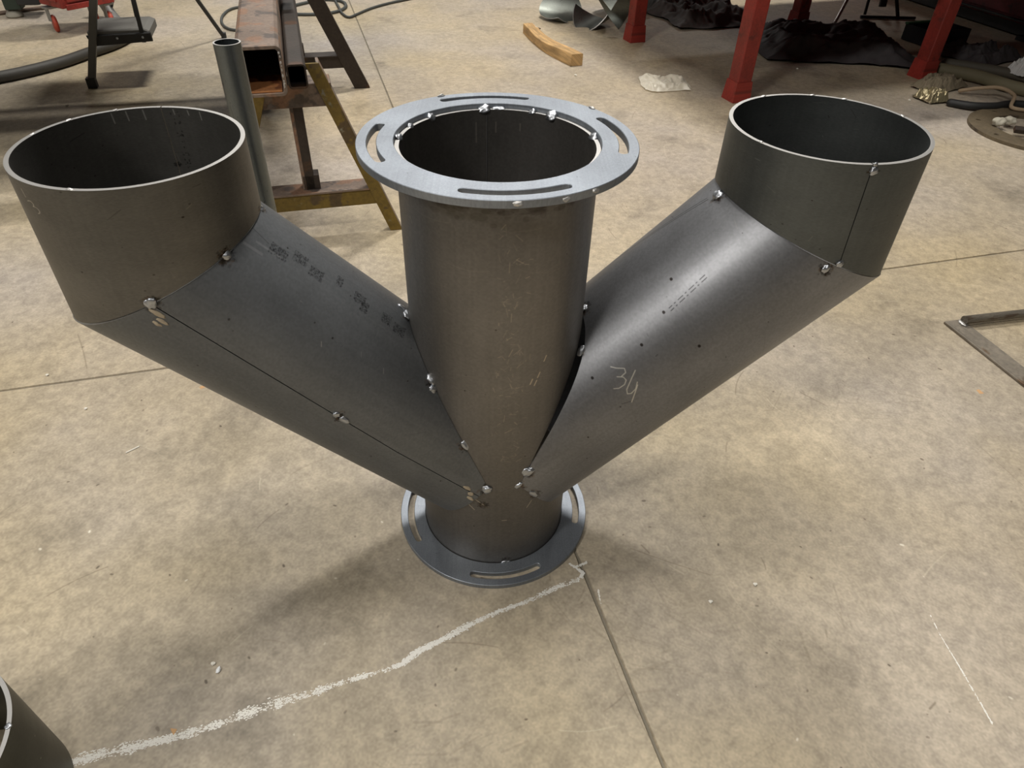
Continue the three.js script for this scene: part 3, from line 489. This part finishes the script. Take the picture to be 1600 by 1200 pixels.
// ------------------------------------------------------------------ far left
const black = plainMat(0.018, 0.018, 0.018, 0.6), redPaint = mottled([140, 46, 38], 450, [[[112, 42, 36], 9, 0.64, 3]], 0.5, 0), greyMetal = plainMat(0.3, 0.3, 0.29, 0.5, 0.6);
{
  const t = thing('wheeled_cabinet', 'small red steel cabinet on castors standing behind the step ladder', 'cabinet', hall(-1.625, 0, 4.25), ANG + rad(42));
  part('body', box(0.34, 0.62, 0.24, 0.17, 0.47, -0.12, 0.008), redPaint, t);
  const d = part('front_panel', box(0.30, 0.56, 0.012, 0.19, 0.47, 0.004, 0.004), redPaint, t); part('bottom_rail', box(0.31, 0.03, 0.012, 0.18, 0.166, 0.008), redPaint, d);
  part('side_panel', box(0.012, 0.56, 0.19, -0.003, 0.475, -0.125, 0.004), redPaint, t);
  const red2 = plainMat(0.42, 0.06, 0.03, 0.5), C = (x, z) => { const c = part('castor', box(0.07, 0.012, 0.06, x, 0.142, z), greyMetal, t); part('fork', [box(0.006, 0.07, 0.036, x - 0.022, 0.1, z), box(0.006, 0.07, 0.036, x + 0.022, 0.1, z)].slice(0, 1), greyMetal, c); const w = new THREE.TorusGeometry(0.036, 0.014, 10, 24); w.rotateY(Math.PI / 2.6); w.translate(x, 0.0505, z); part('wheel', w, red2, c); const hb = new THREE.CylinderGeometry(0.026, 0.026, 0.02, 18); hb.rotateZ(Math.PI / 2); hb.rotateY(-0.36); hb.translate(x, 0.0505, z); part('hub', hb, greyMetal, c); };
  C(0.03, -0.2); C(0.3, -0.2); C(0.3, -0.03);
}
{
  const t = thing('machine_foot', 'dark green machine leg on a round grey pad at the far left', 'machine leg', V3(-3.26, 0, -4.19), ANG);
  const pad = new THREE.LatheGeometry([[0, 0.001], [0.05, 0.001], [0.055, 0.012], [0.04, 0.035], [0.022, 0.05], [0, 0.05]].map(([x, y]) => new THREE.Vector2(x, y)), 24);
  part('pad', pad, plainMat(0.3, 0.28, 0.23, 0.8), t); part('leg', box(0.1, 0.6, 0.1, 0.02, 0.35, 0, 0.006), plainMat(0.018, 0.03, 0.02, 0.6), t); part('side_box', box(0.14, 0.5, 0.2, 0.13, 0.33, -0.02, 0.01), black, t);
}
{
  const t = thing('pipe_clamp', 'grey metal clamp with a shiny chrome end beside the red cabinet', 'clamp', V3(-2.62, 0, -4.22));
  const a = V3(0.0, 0.03, 0.02), b = V3(-0.09, 0.19, -0.02); part('body', [rod(a, b, 0.034, 16)], greyMetal, t); part('collar', rod(V3(-0.06, 0.13, -0.01), V3(-0.05, 0.16, -0.01), 0.046, 16), black, t);
  const foot = new THREE.CylinderGeometry(0.02, 0.045, 0.05, 16); foot.translate(0.01, 0.0255, 0.02); part('foot', foot, greyMetal, t);
  const ch = new THREE.SphereGeometry(0.022, 16, 10); ch.translate(0.045, 0.13, 0); part('chrome_end', ch, plainMat(0.7, 0.7, 0.72, 0.15, 1), t); part('lever', rod(V3(0, 0.045, 0.01), V3(0.045, 0.13, 0), 0.008, 10), black, t);
}
solo('air_hose', capped([V3(-2.95, 0.03, -2.55), V3(-2.6, 0.03, -2.819), V3(-2.482, 0.03, -2.974), V3(-2.411, 0.03, -3.11), V3(-2.353, 0.03, -3.293), V3(-2.298, 0.03, -3.46), V3(-2.28, 0.03, -3.62), V3(-2.31, 0.03, -3.8)], 0.028, 90, 14), plainMat(0.05, 0.047, 0.04, 0.6), 'thick black hose curving over the floor behind the step ladder', 'hose');
solo('steel_rod', rod(V3(-3.7, 0.012, -3.93), V3(-2.95, 0.012, -4.62), 0.012, 10), rusty, 'thin rusty rod lying on the floor in the far left corner', 'rod');
const cord = plainMat(0.055, 0.06, 0.055, 0.55);
const H3 = (u, v, h = 0.009) => hall(u, h, v);
solo('welding_cable', capped([H3(0.9, 5.25), H3(0.62, 5.02), H3(0.4, 4.86), H3(0.26, 4.72), H3(0.16, 4.58), H3(0.09, 4.49), H3(0.055, 4.6), H3(0.045, 4.8), H3(0.03, 5.15)], 0.009, 120, 8), cord, 'thin dark cable bending sharply on the floor right of the far trestle', 'cable');
solo('welding_cable', capped([H3(-0.35, 4.66), H3(-0.19, 4.61), H3(-0.05, 4.62), H3(0.05, 4.70), H3(0.1, 4.85), H3(0.07, 5.0), H3(-0.05, 5.06), H3(-0.2, 4.96), H3(-0.3, 4.86)], 0.012, 120, 8), cord, 'grey green cable loop seen behind the leg of the far trestle', 'cable');
solo('welding_cable', capped([H3(-0.55, 4.95), H3(-0.69, 4.88), H3(-0.75, 4.7), H3(-0.75, 4.45), H3(-0.69, 4.28), H3(-0.55, 4.2)], 0.009, 80, 8), cord, 'dark cable curve showing left of the brown beam', 'cable');
// ------------------------------------------------------------------ timber, offcuts, plastic
{
  const wood = (() => { const cv = paint(512, 512, (x, y) => { const g = fbm(x * 0.25, y, 24, 4, 460) - 0.5, k = fbm(x, y, 5, 4, 470) - 0.5, f = N2(x * 40, y * 300, 300, 8) - 0.5; const L = 1 + g * 0.45 + k * 0.3 + f * 0.12; return [182 * L, 148 * L, 100 * L]; }); return new THREE.MeshStandardMaterial({ map: canvasTexture(cv, true, 2, 6), roughness: 0.75 }); })();
  const t = thing('wooden_batten', 'short rough wooden batten lying on the open floor beyond the fitting', 'timber', V3(0.46, 0, -3.36), 0);
  const A = V3(0, 0, 0), B = V3(-0.27, 0, -0.74), n = 16, W = 0.075, pos = [], idx = [], uv = [], R = rng(9);
  const dir = B.clone().sub(A).normalize(), side = V3(-dir.z, 0, dir.x);
  for (let i = 0; i <= n; i++) {
    const q = i / n, c = A.clone().lerp(B, q).addScaledVector(side, 0.035 * Math.sin(Math.PI * q) * -1), w = W * (0.5 + 0.06 * Math.sin(q * 5)), h = 0.062 + 0.006 * Math.sin(q * 7 + 1) - (q > 0.86 ? 0.008 : 0);
    for (const [a, y] of [[-w, 0.001], [-w, h - 0.003], [-w + 0.003, h], [w - 0.003, h], [w, h - 0.003], [w, 0.001]]) { const p = c.clone().addScaledVector(side, a + (R() - 0.5) * 0.002); pos.push(p.x, y, p.z); uv.push(q * 0.8, a + y); }
  }
  for (let i = 0; i < n; i++) for (let k = 0; k < 6; k++) { const a = i * 6 + k, b = i * 6 + (k + 1) % 6; idx.push(a, b, a + 6, b, b + 6, a + 6); }
  for (const [o, f] of [[0, 1], [n * 6, 0]]) for (let k = 1; k < 5; k++) f ? idx.push(o, o + k + 1, o + k) : idx.push(o, o + k, o + k + 1);
  let g = new THREE.BufferGeometry(); g.setAttribute('position', new THREE.Float32BufferAttribute(pos, 3)); g.setAttribute('uv', new THREE.Float32BufferAttribute(uv, 2)); g.setIndex(idx); g = toCreasedNormals(g, rad(30));
  part('timber', g, wood, t);
  const knot = new THREE.CylinderGeometry(0.02, 0.02, 0.004, 18); knot.scale(1.3, 1, 0.8); knot.translate(-0.215, 0.0605, -0.6); part('knot', knot, plainMat(0.1, 0.06, 0.03, 0.8), t, 'dark knot');
}
const scrap = steelMat(steelCanvas(512, 512, [118, 122, 116], 480), { roughness: 0.55 });
function offcut(label, pos, e, span, prof0, prof1, r = RA) {
  const t = thing('pipe_saddle_scrap', label, 'steel scrap', pos, 0, undefined); t.rotation.set(...e);
  const s = shell({ A: V3(0, 0, 0), a: V3(1, 0, 0), m: V3(0, 1, 0), n: V3(0, 0, 1), r, t: 0.006, s0: prof0, s1: prof1, th0: rad(180 - span / 2), th1: rad(180 + span / 2), N: 60, M: 8 });
  part('plate', s.body, scrap, t); part('cut_edge', [s.cap0], rimMat, t, 'bright cut edge'); part('cut_edge', [s.cap1], rimMat, t, 'bright cut edge'); return t;
}
const leaf = (L, span) => [(th) => -L * Math.cos((th - Math.PI) * Math.PI / rad(span)) - 0.002, (th) => L * Math.cos((th - Math.PI) * Math.PI / rad(span)) + 0.002];
// the shells below open upward (theta = 180 degrees is their lowest line) until they are turned
offcut('grey leaf-shaped pipe scrap standing with one tip up, leftmost of the scrap group', V3(0.44, 0.1495, -4.44), [0.72, -0.22, 0], 165, ...leaf(0.155, 165));
offcut('curved pipe scrap lying hollow side up in the middle of the scrap group', V3(0.63, 0.1495, -4.3), [0.1, 0.85, 0.12], 150, ...leaf(0.12, 150));
offcut('dark curled pipe scrap lying on its side behind the far left red table leg', V3(0.755, 0.1495, -4.02), [2.5, 0.35, 0.0], 215, ...leaf(0.13, 215));
offcut('shiny arched pipe scrap lying round side up farthest back', V3(0.93, 0.018, -4.78), [Math.PI, -0.42, 0.0], 168, ...leaf(0.27, 168));
{ // crumpled plastic bag
  const g = new THREE.PlaneGeometry(0.27, 0.22, 54, 44); g.rotateX(-Math.PI / 2); const p = g.attributes.position;
  for (let i = 0; i < p.count; i++) { const x = p.getX(i), z = p.getZ(i), u = x / 0.27 + 0.5, v = z / 0.22 + 0.5; const e = 0.22 * (fbm(u, v, 3, 3, 500) - 0.5); const ridge = 0.5 - Math.abs(fbm(u, v, 4, 3, 510) - 0.5), edge = Math.min(1, 6 * Math.min(u, 1 - u, v, 1 - v) + 0.1); p.setXYZ(i, x * (1 + e), 0.004 + edge * (0.09 * (ridge - 0.32) + 0.03 * fbm(u, v, 3, 3, 520)), z * (1 - e) + 0.1 * (fbm(u, v, 3, 2, 530) - 0.5)); }
  g.computeVertexNormals();
  solo('plastic_bag', g, new THREE.MeshPhysicalMaterial({ color: new THREE.Color().setRGB(0.82, 0.77, 0.64), transmission: 0.35, thickness: 0, roughness: 0.4 }), 'crumpled clear plastic bag lying left of the nearest red table leg', 'plastic bag', V3(0.93, 0, -3.04));
}
// ------------------------------------------------------------------ red table and the clutter under it
{
  const t = thing('steel_table', 'red painted steel table standing on four square legs', 'table', hall(1.947, 0, 2.4), ANG + rad(5));
  [[0, 0], [1.33, 0.04], [0.03, 1.21], [1.38, 1.26], [4.2, 0.04], [4.2, 1.26]].forEach(([x, z]) => {
    const l = part('leg', box(0.088, 0.72, 0.088, x, 0.45, -z, 0.008), redPaint, t);
    const s = new THREE.CylinderGeometry(0.067, 0.077, 0.1, 4, 1); s.rotateY(Math.PI / 4); const q = boxUV(s); q.computeVertexNormals(); q.translate(x, 0.0505, -z); part('foot', q, redPaint, l);
  });
  for (const [w, d, x, z] of [[4.4, 0.02, 2.16, -0.055], [4.4, 0.02, 2.16, 1.31]]) part('shade_apron', box(w, 0.28, d, x, 0.67, -z), redPaint, t);  // aprons made deep, out of view, to keep light from under the table
  for (const [x] of [[-0.055], [4.36]]) part('shade_apron', box(0.02, 0.28, 1.34, x, 0.67, -0.63), redPaint, t);
  part('tabletop', box(4.75, 0.04, 2.2, 2.05, 0.831, -0.86, 0.004), redPaint, t);
}
function sheet(name, label, cat, pos, turn, w, d, amp, seed, mat, cells = 4) {
  const g = new THREE.PlaneGeometry(w, d, 60, 60); g.rotateX(-Math.PI / 2); const p = g.attributes.position;
  for (let i = 0; i < p.count; i++) { const x = p.getX(i), z = p.getZ(i), u = x / w + 0.5, v = z / d + 0.5, edge = Math.min(1, 5 * Math.min(u, 1 - u, v, 1 - v) + 0.12); const r = 1 - 2 * Math.abs(fbm(u, v, cells, 4, seed) - 0.5); p.setXYZ(i, x * (0.9 + 0.25 * fbm(u, v, 3, 2, seed + 5)), 0.006 + edge * amp * (r * r * 0.75 + 0.35 * fbm(u, v, cells * 2, 3, seed + 9)), z * (0.9 + 0.25 * fbm(u, v, 3, 2, seed + 15))); }
  g.computeVertexNormals(); const m = solo(name, g, mat, label, cat, pos); m.rotation.y = turn; return m;
}
const tarp = plainMat(0.05, 0.044, 0.046, 0.7), tarp2 = plainMat(0.07, 0.06, 0.055, 0.75), rag = plainMat(0.16, 0.13, 0.085, 0.9);
for (const m of [tarp, tarp2, rag]) m.side = THREE.DoubleSide;
sheet('rubber_mat', 'black crumpled sheet heaped in the middle under the red table', 'rubber sheet', hall(3.08, 0, 3.2), ANG - 0.4, 0.95, 0.78, 0.13, 540, tarp, 4);
sheet('rubber_mat', 'dark folded sheet heaped between the two far table legs', 'rubber sheet', hall(2.62, 0, 4.2), ANG + 0.05, 0.66, 0.74, 0.12, 560, tarp2, 4);
sheet('rubber_mat', 'black sheet spread right of the third red table leg', 'rubber sheet', hall(3.95, 0, 2.86), ANG + 0.2, 0.45, 0.36, 0.09, 580, tarp, 3);
sheet('cloth_rag', 'brown crumpled rag at the front edge of the clutter', 'rag', V3(2.52, 0, -3.1), 0.5, 0.3, 0.16, 0.07, 600, rag, 3);
sheet('cloth_rag', 'white crumpled rag on the clutter at the right edge', 'rag', V3(3.1, 0.03, -3.28), 0.3, 0.16, 0.13, 0.09, 610, plainMat(0.72, 0.72, 0.7, 0.9, 0, { side: THREE.DoubleSide }), 3);
sheet('foil_scrap', 'shiny crumpled foil lying on the floor by the clutter', 'foil', V3(2.37, 0, -2.88), 0.3, 0.15, 0.14, 0.06, 620, plainMat(0.42, 0.36, 0.22, 0.3, 0.7, { side: THREE.DoubleSide }), 4);
solo('hose', capped([V3(2.62, 0.035, -3.36), V3(2.78, 0.04, -3.2), V3(2.9, 0.035, -3.02), V3(3.1, 0.035, -2.84), V3(3.3, 0.035, -2.7)], 0.034, 60, 12), plainMat(0.17, 0.15, 0.09, 0.7), 'thick olive brown hose running out of the clutter to the right', 'hose');
solo('hose', capped([V3(2.75, 0.03, -3.5), V3(3.0, 0.035, -3.32), V3(3.25, 0.03, -3.08), V3(3.45, 0.03, -2.95)], 0.028, 60, 12), plainMat(0.09, 0.08, 0.06, 0.7), 'dark hose lying behind the thick olive one', 'hose');
solo('strap', capped([V3(2.58, 0.02, -2.99), V3(2.66, 0.055, -2.93), V3(2.74, 0.065, -2.9), V3(2.76, 0.058, -2.8), V3(2.70, 0.03, -2.69), V3(2.78, 0.028, -2.655), V3(2.86, 0.028, -2.67)], 0.010, 90, 8), plainMat(0.34, 0.25, 0.16, 0.8), 'thin tan strap twisting beside the flat steel ring', 'strap');
solo('strap', capped([V3(2.42, 0.02, -2.78), V3(2.5, 0.025, -2.72), V3(2.62, 0.025, -2.72), V3(2.75, 0.02, -2.78), V3(2.9, 0.02, -2.75)], 0.02, 60, 8), black, 'black strap lying behind the flat steel ring', 'strap');
{
  const t = thing('steel_ring', 'large flat brown steel ring lying on the floor at the right', 'ring', V3(2.68, 0, -2.41));
  const s = new THREE.Shape(); s.absarc(0, 0, 0.315, 0, Math.PI * 2, false); const h = new THREE.Path(); h.absarc(0, 0, 0.2, 0, Math.PI * 2, true); s.holes.push(h);
  for (let k = 0; k < 8; k++) { const q = new THREE.Path(); q.absarc(0.268 * Math.cos(k * 0.785 + 0.3), 0.268 * Math.sin(k * 0.785 + 0.3), 0.012, 0, Math.PI * 2, true); s.holes.push(q); }
  const g = new THREE.ExtrudeGeometry(s, { depth: 0.014, bevelEnabled: true, bevelSize: 0.001, bevelThickness: 0.001, bevelOffset: -0.001, bevelSegments: 1, curveSegments: 80 }); g.rotateX(-Math.PI / 2); g.translate(0, 0.0015, 0);
  part('ring_plate', boxUV(toCreasedNormals(g, rad(35))), mottled([104, 92, 72], 630, [[[70, 58, 46], 6, 0.58, 3]], 0.7, 0.2), t);
  for (const [x, z, s2, k] of [[2.49, -2.45, 0.032, 0], [2.565, -2.475, 0.03, 1]]) { solo('rubble_lump', lump(s2, s2 * 0.7, s2 * 0.8, 640 + k), plainMat(0.45, 0.42, 0.34, 0.9), k ? 'right of two pale lumps on the flat steel ring' : 'left of two pale lumps on the flat steel ring', 'lump', V3(x, 0.0165 + s2 * 0.6, z)); }
  solo('steel_bar', bar(V3(2.52, 0.033, -2.36), V3(2.95, 0.033, -2.2), 0.022, 0.03), rustyDark, 'short dark bar lying across the flat steel ring', 'bar');
}
solo('added_shade_sheet', box(3.0, 0.006, 1.35, 0, 0.003, 0), baseSteel, 'added unseen sheet overhanging the red table, put in to shade the floor', 'sheet', hall(4.35, 0.852, 2.3)).rotation.y = ANG + rad(5);  // added out of view to dim the floor at the right
{ // green tray
  const t = thing('parts_tray', 'shallow dark tray with a green rim behind the third table leg', 'tray', V3(2.98, 0, -4.12), ANG + 0.1);
  const dk = plainMat(0.012, 0.014, 0.022, 0.6); part('tray_bottom', box(0.34, 0.012, 0.24, 0, 0.008, 0), dk, t);
  for (const [w, d, x, z] of [[0.34, 0.012, 0, 0.114], [0.34, 0.012, 0, -0.114], [0.012, 0.22, 0.164, 0], [0.012, 0.22, -0.164, 0]]) part('tray_side', box(w, 0.09, d, x, 0.055, z), dk, t);
  part('green_rim', box(0.35, 0.012, 0.03, 0, 0.104, -0.11), plainMat(0.04, 0.16, 0.06, 0.5), t);
}
{ // red cabinet, top right
  const shadedRed = mottled([104, 26, 36], 650, [[[74, 20, 28], 6, 0.6, 3]], 0.6, 0);  // red paint darkened to carry the shade on the chest
  const t = thing('steel_chest', 'long low red steel chest, its colour darkened for shade, on a black plinth at the top right', 'chest', hall(4.66, 0, 4.2), ANG);
  part('body', box(0.6, 0.4, 2.9, 0.3, 0.28, 0, 0.006), shadedRed, t); part('plinth', box(0.56, 0.07, 2.86, 0.3, 0.043, 0), black, t); part('foot', box(0.12, 0.03, 0.16, -0.02, 0.016, -0.62), black, t); part('foot', box(0.12, 0.03, 0.16, -0.02, 0.016, 1.1), black, t);
  part('door', box(0.012, 0.34, 1.3, -0.004, 0.29, 0.7, 0.003), shadedRed, t); part('door', box(0.012, 0.34, 1.3, -0.004, 0.29, -0.7, 0.003), shadedRed, t); part('drip_edge', box(0.03, 0.012, 1.2, -0.012, 0.1, 0.6), black, t);
}
{
  const t = thing('work_stand', 'spindly dark metal stand with splayed legs behind the red table', 'stand', V3(2.83, 0, -4.88));
  const top = V3(0.0, 0.62, -0.1);
  part('leg', rod(V3(0.21, 0.008, 0.07), top, 0.013, 10), black, t); part('leg', rod(V3(-0.03, 0.008, 0.03), top, 0.011, 10), black, t); part('leg', rod(V3(-0.36, 0.008, 0.3), top, 0.012, 10), plainMat(0.45, 0.44, 0.42, 0.35, 0.8), t, 'bare silver leg');
  const hub = new THREE.CylinderGeometry(0.035, 0.028, 0.1, 18); hub.translate(0.0, 0.62, -0.1); part('hub', hub, black, t); part('weight', rod(V3(0.1, 0.06, 0), V3(0.095, 0.2, -0.02), 0.028, 14), black, t); part('weight_rod', rod(V3(0.095, 0.2, -0.02), top, 0.006, 8), black, t);
  part('floor_bar', rod(V3(-0.1, 0.012, 0.12), V3(0.32, 0.012, 0.12), 0.011, 8), black, t);
}
{ // bracket at the right edge
  const t = thing('steel_bracket', 'flat steel bar bracket with a round bar welded on, at the right edge', 'bracket', V3(1.379, 0, -0.742));
  const fl = mottled([128, 120, 108], 660, [[[104, 84, 66], 6, 0.62, 3]], 0.6, 0.25), d = V3(0.072, 0, 0.29).normalize(), sd = V3(d.z, 0, -d.x);
  const g = new RoundedBoxGeometry(0.064, 0.007, 0.66, 1, 0.0012); const b = boxUV(g); b.applyMatrix4(new THREE.Matrix4().makeBasis(sd, V3(0, 1, 0), d.clone().negate().negate())); const c = d.clone().multiplyScalar(0.33).addScaledVector(sd, 0.032); b.translate(c.x, 0.0042, c.z); part('flat_bar', b, fl, t);
  part('lip', bar(V3(0.004, 0.006, 0), d.clone().multiplyScalar(0.66).setY(0.006).add(V3(0.004, 0, 0)), 0.01, 0.006), fl, t);
  part('round_bar', rod(V3(0.05, 0.0215, 0.012), V3(0.62, 0.0215, -0.1), 0.0135, 18), mottled([104, 98, 88], 670, [[[80, 68, 56], 6, 0.6, 3]], 0.55, 0.4), t);
  part('weld_bead', lump(0.012, 0.005, 0.016, 5).translate(0.052, 0.0095, 0.012), rimMat, t);
}
// ------------------------------------------------------------------ small things on the floor
{
  const tan = plainMat(0.55, 0.33, 0.16, 0.85), chip = (pts, label, pos, turn) => { const m = solo('wood_chip', prism(pts, 0.004, 0.0006).rotateX(-Math.PI / 2).translate(0, 0.0006, 0), tan, label, 'wood chip', pos); m.rotation.y = turn; };
  chip([[-0.006, -0.008], [0.007, -0.009], [0.006, 0.009], [-0.004, 0.008]], 'tiny tan wood chip on the right side of the floor below the bracket', V3(1.32, 0, -0.42), 0.2);
  chip([[-0.012, -0.005], [0.012, -0.006], [0.011, 0.006], [-0.013, 0.005]], 'tan wood chip on the floor just below the left branch pipe', V3(-0.765, 0, -0.405), 0.7);
  chip([[-0.005, -0.005], [0.006, -0.004], [0.004, 0.008], [0.001, 0.004]], 'tan wood chip beside the chalk line in the left foreground', V3(-0.53, 0, 0.478), 1.3);
  const pale = plainMat(0.75, 0.72, 0.64, 0.8), dirt = plainMat(0.07, 0.06, 0.045, 0.9);
  const crumb = [lump(0.007, 0.0045, 0.005, 71), lump(0.004, 0.003, 0.0035, 72)]; crumb.forEach((g, i) => g.translate(0, i ? 0.0024 : 0.0036, 0));
  const where = (x, z, l) => solo('floor_crumb', crumb[z < -2 ? 0 : 1], pale, l, 'crumb', V3(x, 0, z));
  where(0.44, -3.17, 'pale crumb just below the near end of the wooden batten'); where(0.25, -4.25, 'pale crumb just above the far end of the wooden batten'); where(-2.11, -2.49, 'pale crumb on the floor in front of the step ladder leg');
  where(1.73, -3.86, 'pale crumb close right of the nearest red leg, farther of two'); where(1.8, -3.4, 'pale crumb under the red table near its front'); where(2.24, -2.86, 'pale crumb left of the shiny foil, farther from the ring'); where(2.33, -2.81, 'pale crumb close below the shiny foil');
  where(-0.5, 0.36, 'white crumb on the floor above the middle of the chalk line'); where(0.53, 0.19, 'pale crumb on the right foreground floor, farther of two'); where(0.43, 0.23, 'pale crumb on the right foreground floor, nearer of two'); where(-1.19, -0.44, 'pale crumb by the floor joint at the left edge'); where(-1.03, -0.31, 'pale crumb a little below the floor joint at the left');
  solo('white_shard', bar(V3(-0.869, 0.0016, -0.159), V3(-0.846, 0.0016, -0.181), 0.003, 0.003, 0.0008), pale, 'thin white shard lying on the left part of the floor', 'shard');
  solo('glass_shard', lump(0.0035, 0.0026, 0.0065, 77).translate(-0.487, 0.003, 0.372), plainMat(0.85, 0.87, 0.88, 0.25), 'small glittering white shard near the first third of the chalk line', 'shard');
}
function chalk(name, label, lines, seed) {   // flakes of chalk along a rubbed line: [x, z, half width, density]
  const R = rng(seed), pos = [];
  for (const L of lines) for (let i = 0; i + 1 < L.length; i++) {
    const [x0, z0, w0, d0] = L[i], [x1, z1, w1, d1] = L[i + 1], len = Math.hypot(x1 - x0, z1 - z0), nx = -(z1 - z0) / len, nz = (x1 - x0) / len, n = Math.round(len * 9000 * (d0 + d1) / 2);
    for (let k = 0; k < n; k++) {
      const t = R(), w = w0 + (w1 - w0) * t, x = x0 + (x1 - x0) * t, z = z0 + (z1 - z0) * t, pt = fbm((x + 3) / 6 % 1, (z + 3) / 6 % 1, 260, 3, 700);
      if (pt < 0.40 + 0.12 * R() && R() > 0.22) continue;
      const g = (R() + R() + R() - 1.5) / 1.5 * w * (0.7 + 0.8 * fbm((x + 3) / 6 % 1, 0.3, 120, 2, 720)), cx = x + nx * g, cz = z + nz * g, s = 0.0005 + 0.0013 * R() * R(), a = R() * 7, e = 1 + 1.6 * R();
      const c = Math.cos(a) * s, q = Math.sin(a) * s, y = 0.0003 + 0.0002 * R();
      const ux = (x1 - x0) / len, uz = (z1 - z0) / len;
      const T = (A, B, C) => { const p = [A, B, C].map(([p, r]) => [cx + ux * p * e + nx * r, cz + uz * p * e + nz * r]); const up = (p[1][1] - p[0][1]) * (p[2][0] - p[0][0]) - (p[1][0] - p[0][0]) * (p[2][1] - p[0][1]) > 0; for (const w of up ? p : [p[0], p[2], p[1]]) pos.push(w[0], y, w[1]); }; T([c, q], [-c, -q], [q, -c]); T([c, q], [-q, c], [-c, -q]);
    }
  }
  const g = new THREE.BufferGeometry(); g.setAttribute('position', new THREE.Float32BufferAttribute(pos, 3)); g.computeVertexNormals();
  const nn = g.attributes.normal; for (let i = 0; i < nn.count; i++) nn.setXYZ(i, 0, 1, 0);
  const m = solo(name, g, chalkMat, label, 'chalk mark'); return m;
}
chalkMat.side = THREE.DoubleSide;
chalk('chalk_line', 'long rubbed white chalk line across the floor in the foreground', [[[-0.70, 0.532, 0.010, 0.9], [-0.671, 0.524, 0.010, 1], [-0.64, 0.515, 0.011, 1], [-0.579, 0.5, 0.011, 1], [-0.517, 0.485, 0.010, 1], [-0.45, 0.462, 0.010, 0.75], [-0.402, 0.442, 0.012, 1.3], [-0.372, 0.431, 0.012, 1.3], [-0.321, 0.415, 0.011, 0.9], [-0.259, 0.392, 0.009, 0.9], [-0.193, 0.370, 0.007, 0.8], [-0.163, 0.360, 0.006, 1.0], [-0.139, 0.337, 0.011, 2.0], [-0.094, 0.312, 0.007, 0.9], [-0.036, 0.277, 0.006, 0.8], [0.013, 0.252, 0.006, 0.6], [0.063, 0.233, 0.006, 0.55], [0.128, 0.198, 0.007, 0.6], [0.175, 0.179, 0.008, 0.8]]], 81);
chalk('chalk_tick', 'small white chalk tick at the floor joint beside the bottom flange', [[[0.157, 0.142, 0.003, 0.7], [0.184, 0.163, 0.005, 1], [0.178, 0.176, 0.006, 1]], [[0.170, 0.150, 0.003, 0.6], [0.194, 0.139, 0.004, 0.8]], [[0.211, 0.201, 0.002, 0.25], [0.212, 0.237, 0.002, 0.2]]], 82);
chalk('chalk_scratch', 'thin white scratch on the floor in the right foreground', [[[0.858, 0.255, 0.0012, 0.12], [0.857, 0.30, 0.0012, 0.18], [0.862, 0.36, 0.0018, 0.42], [0.867, 0.464, 0.0014, 0.36]]], 83);


renderer.render(scene, camera);
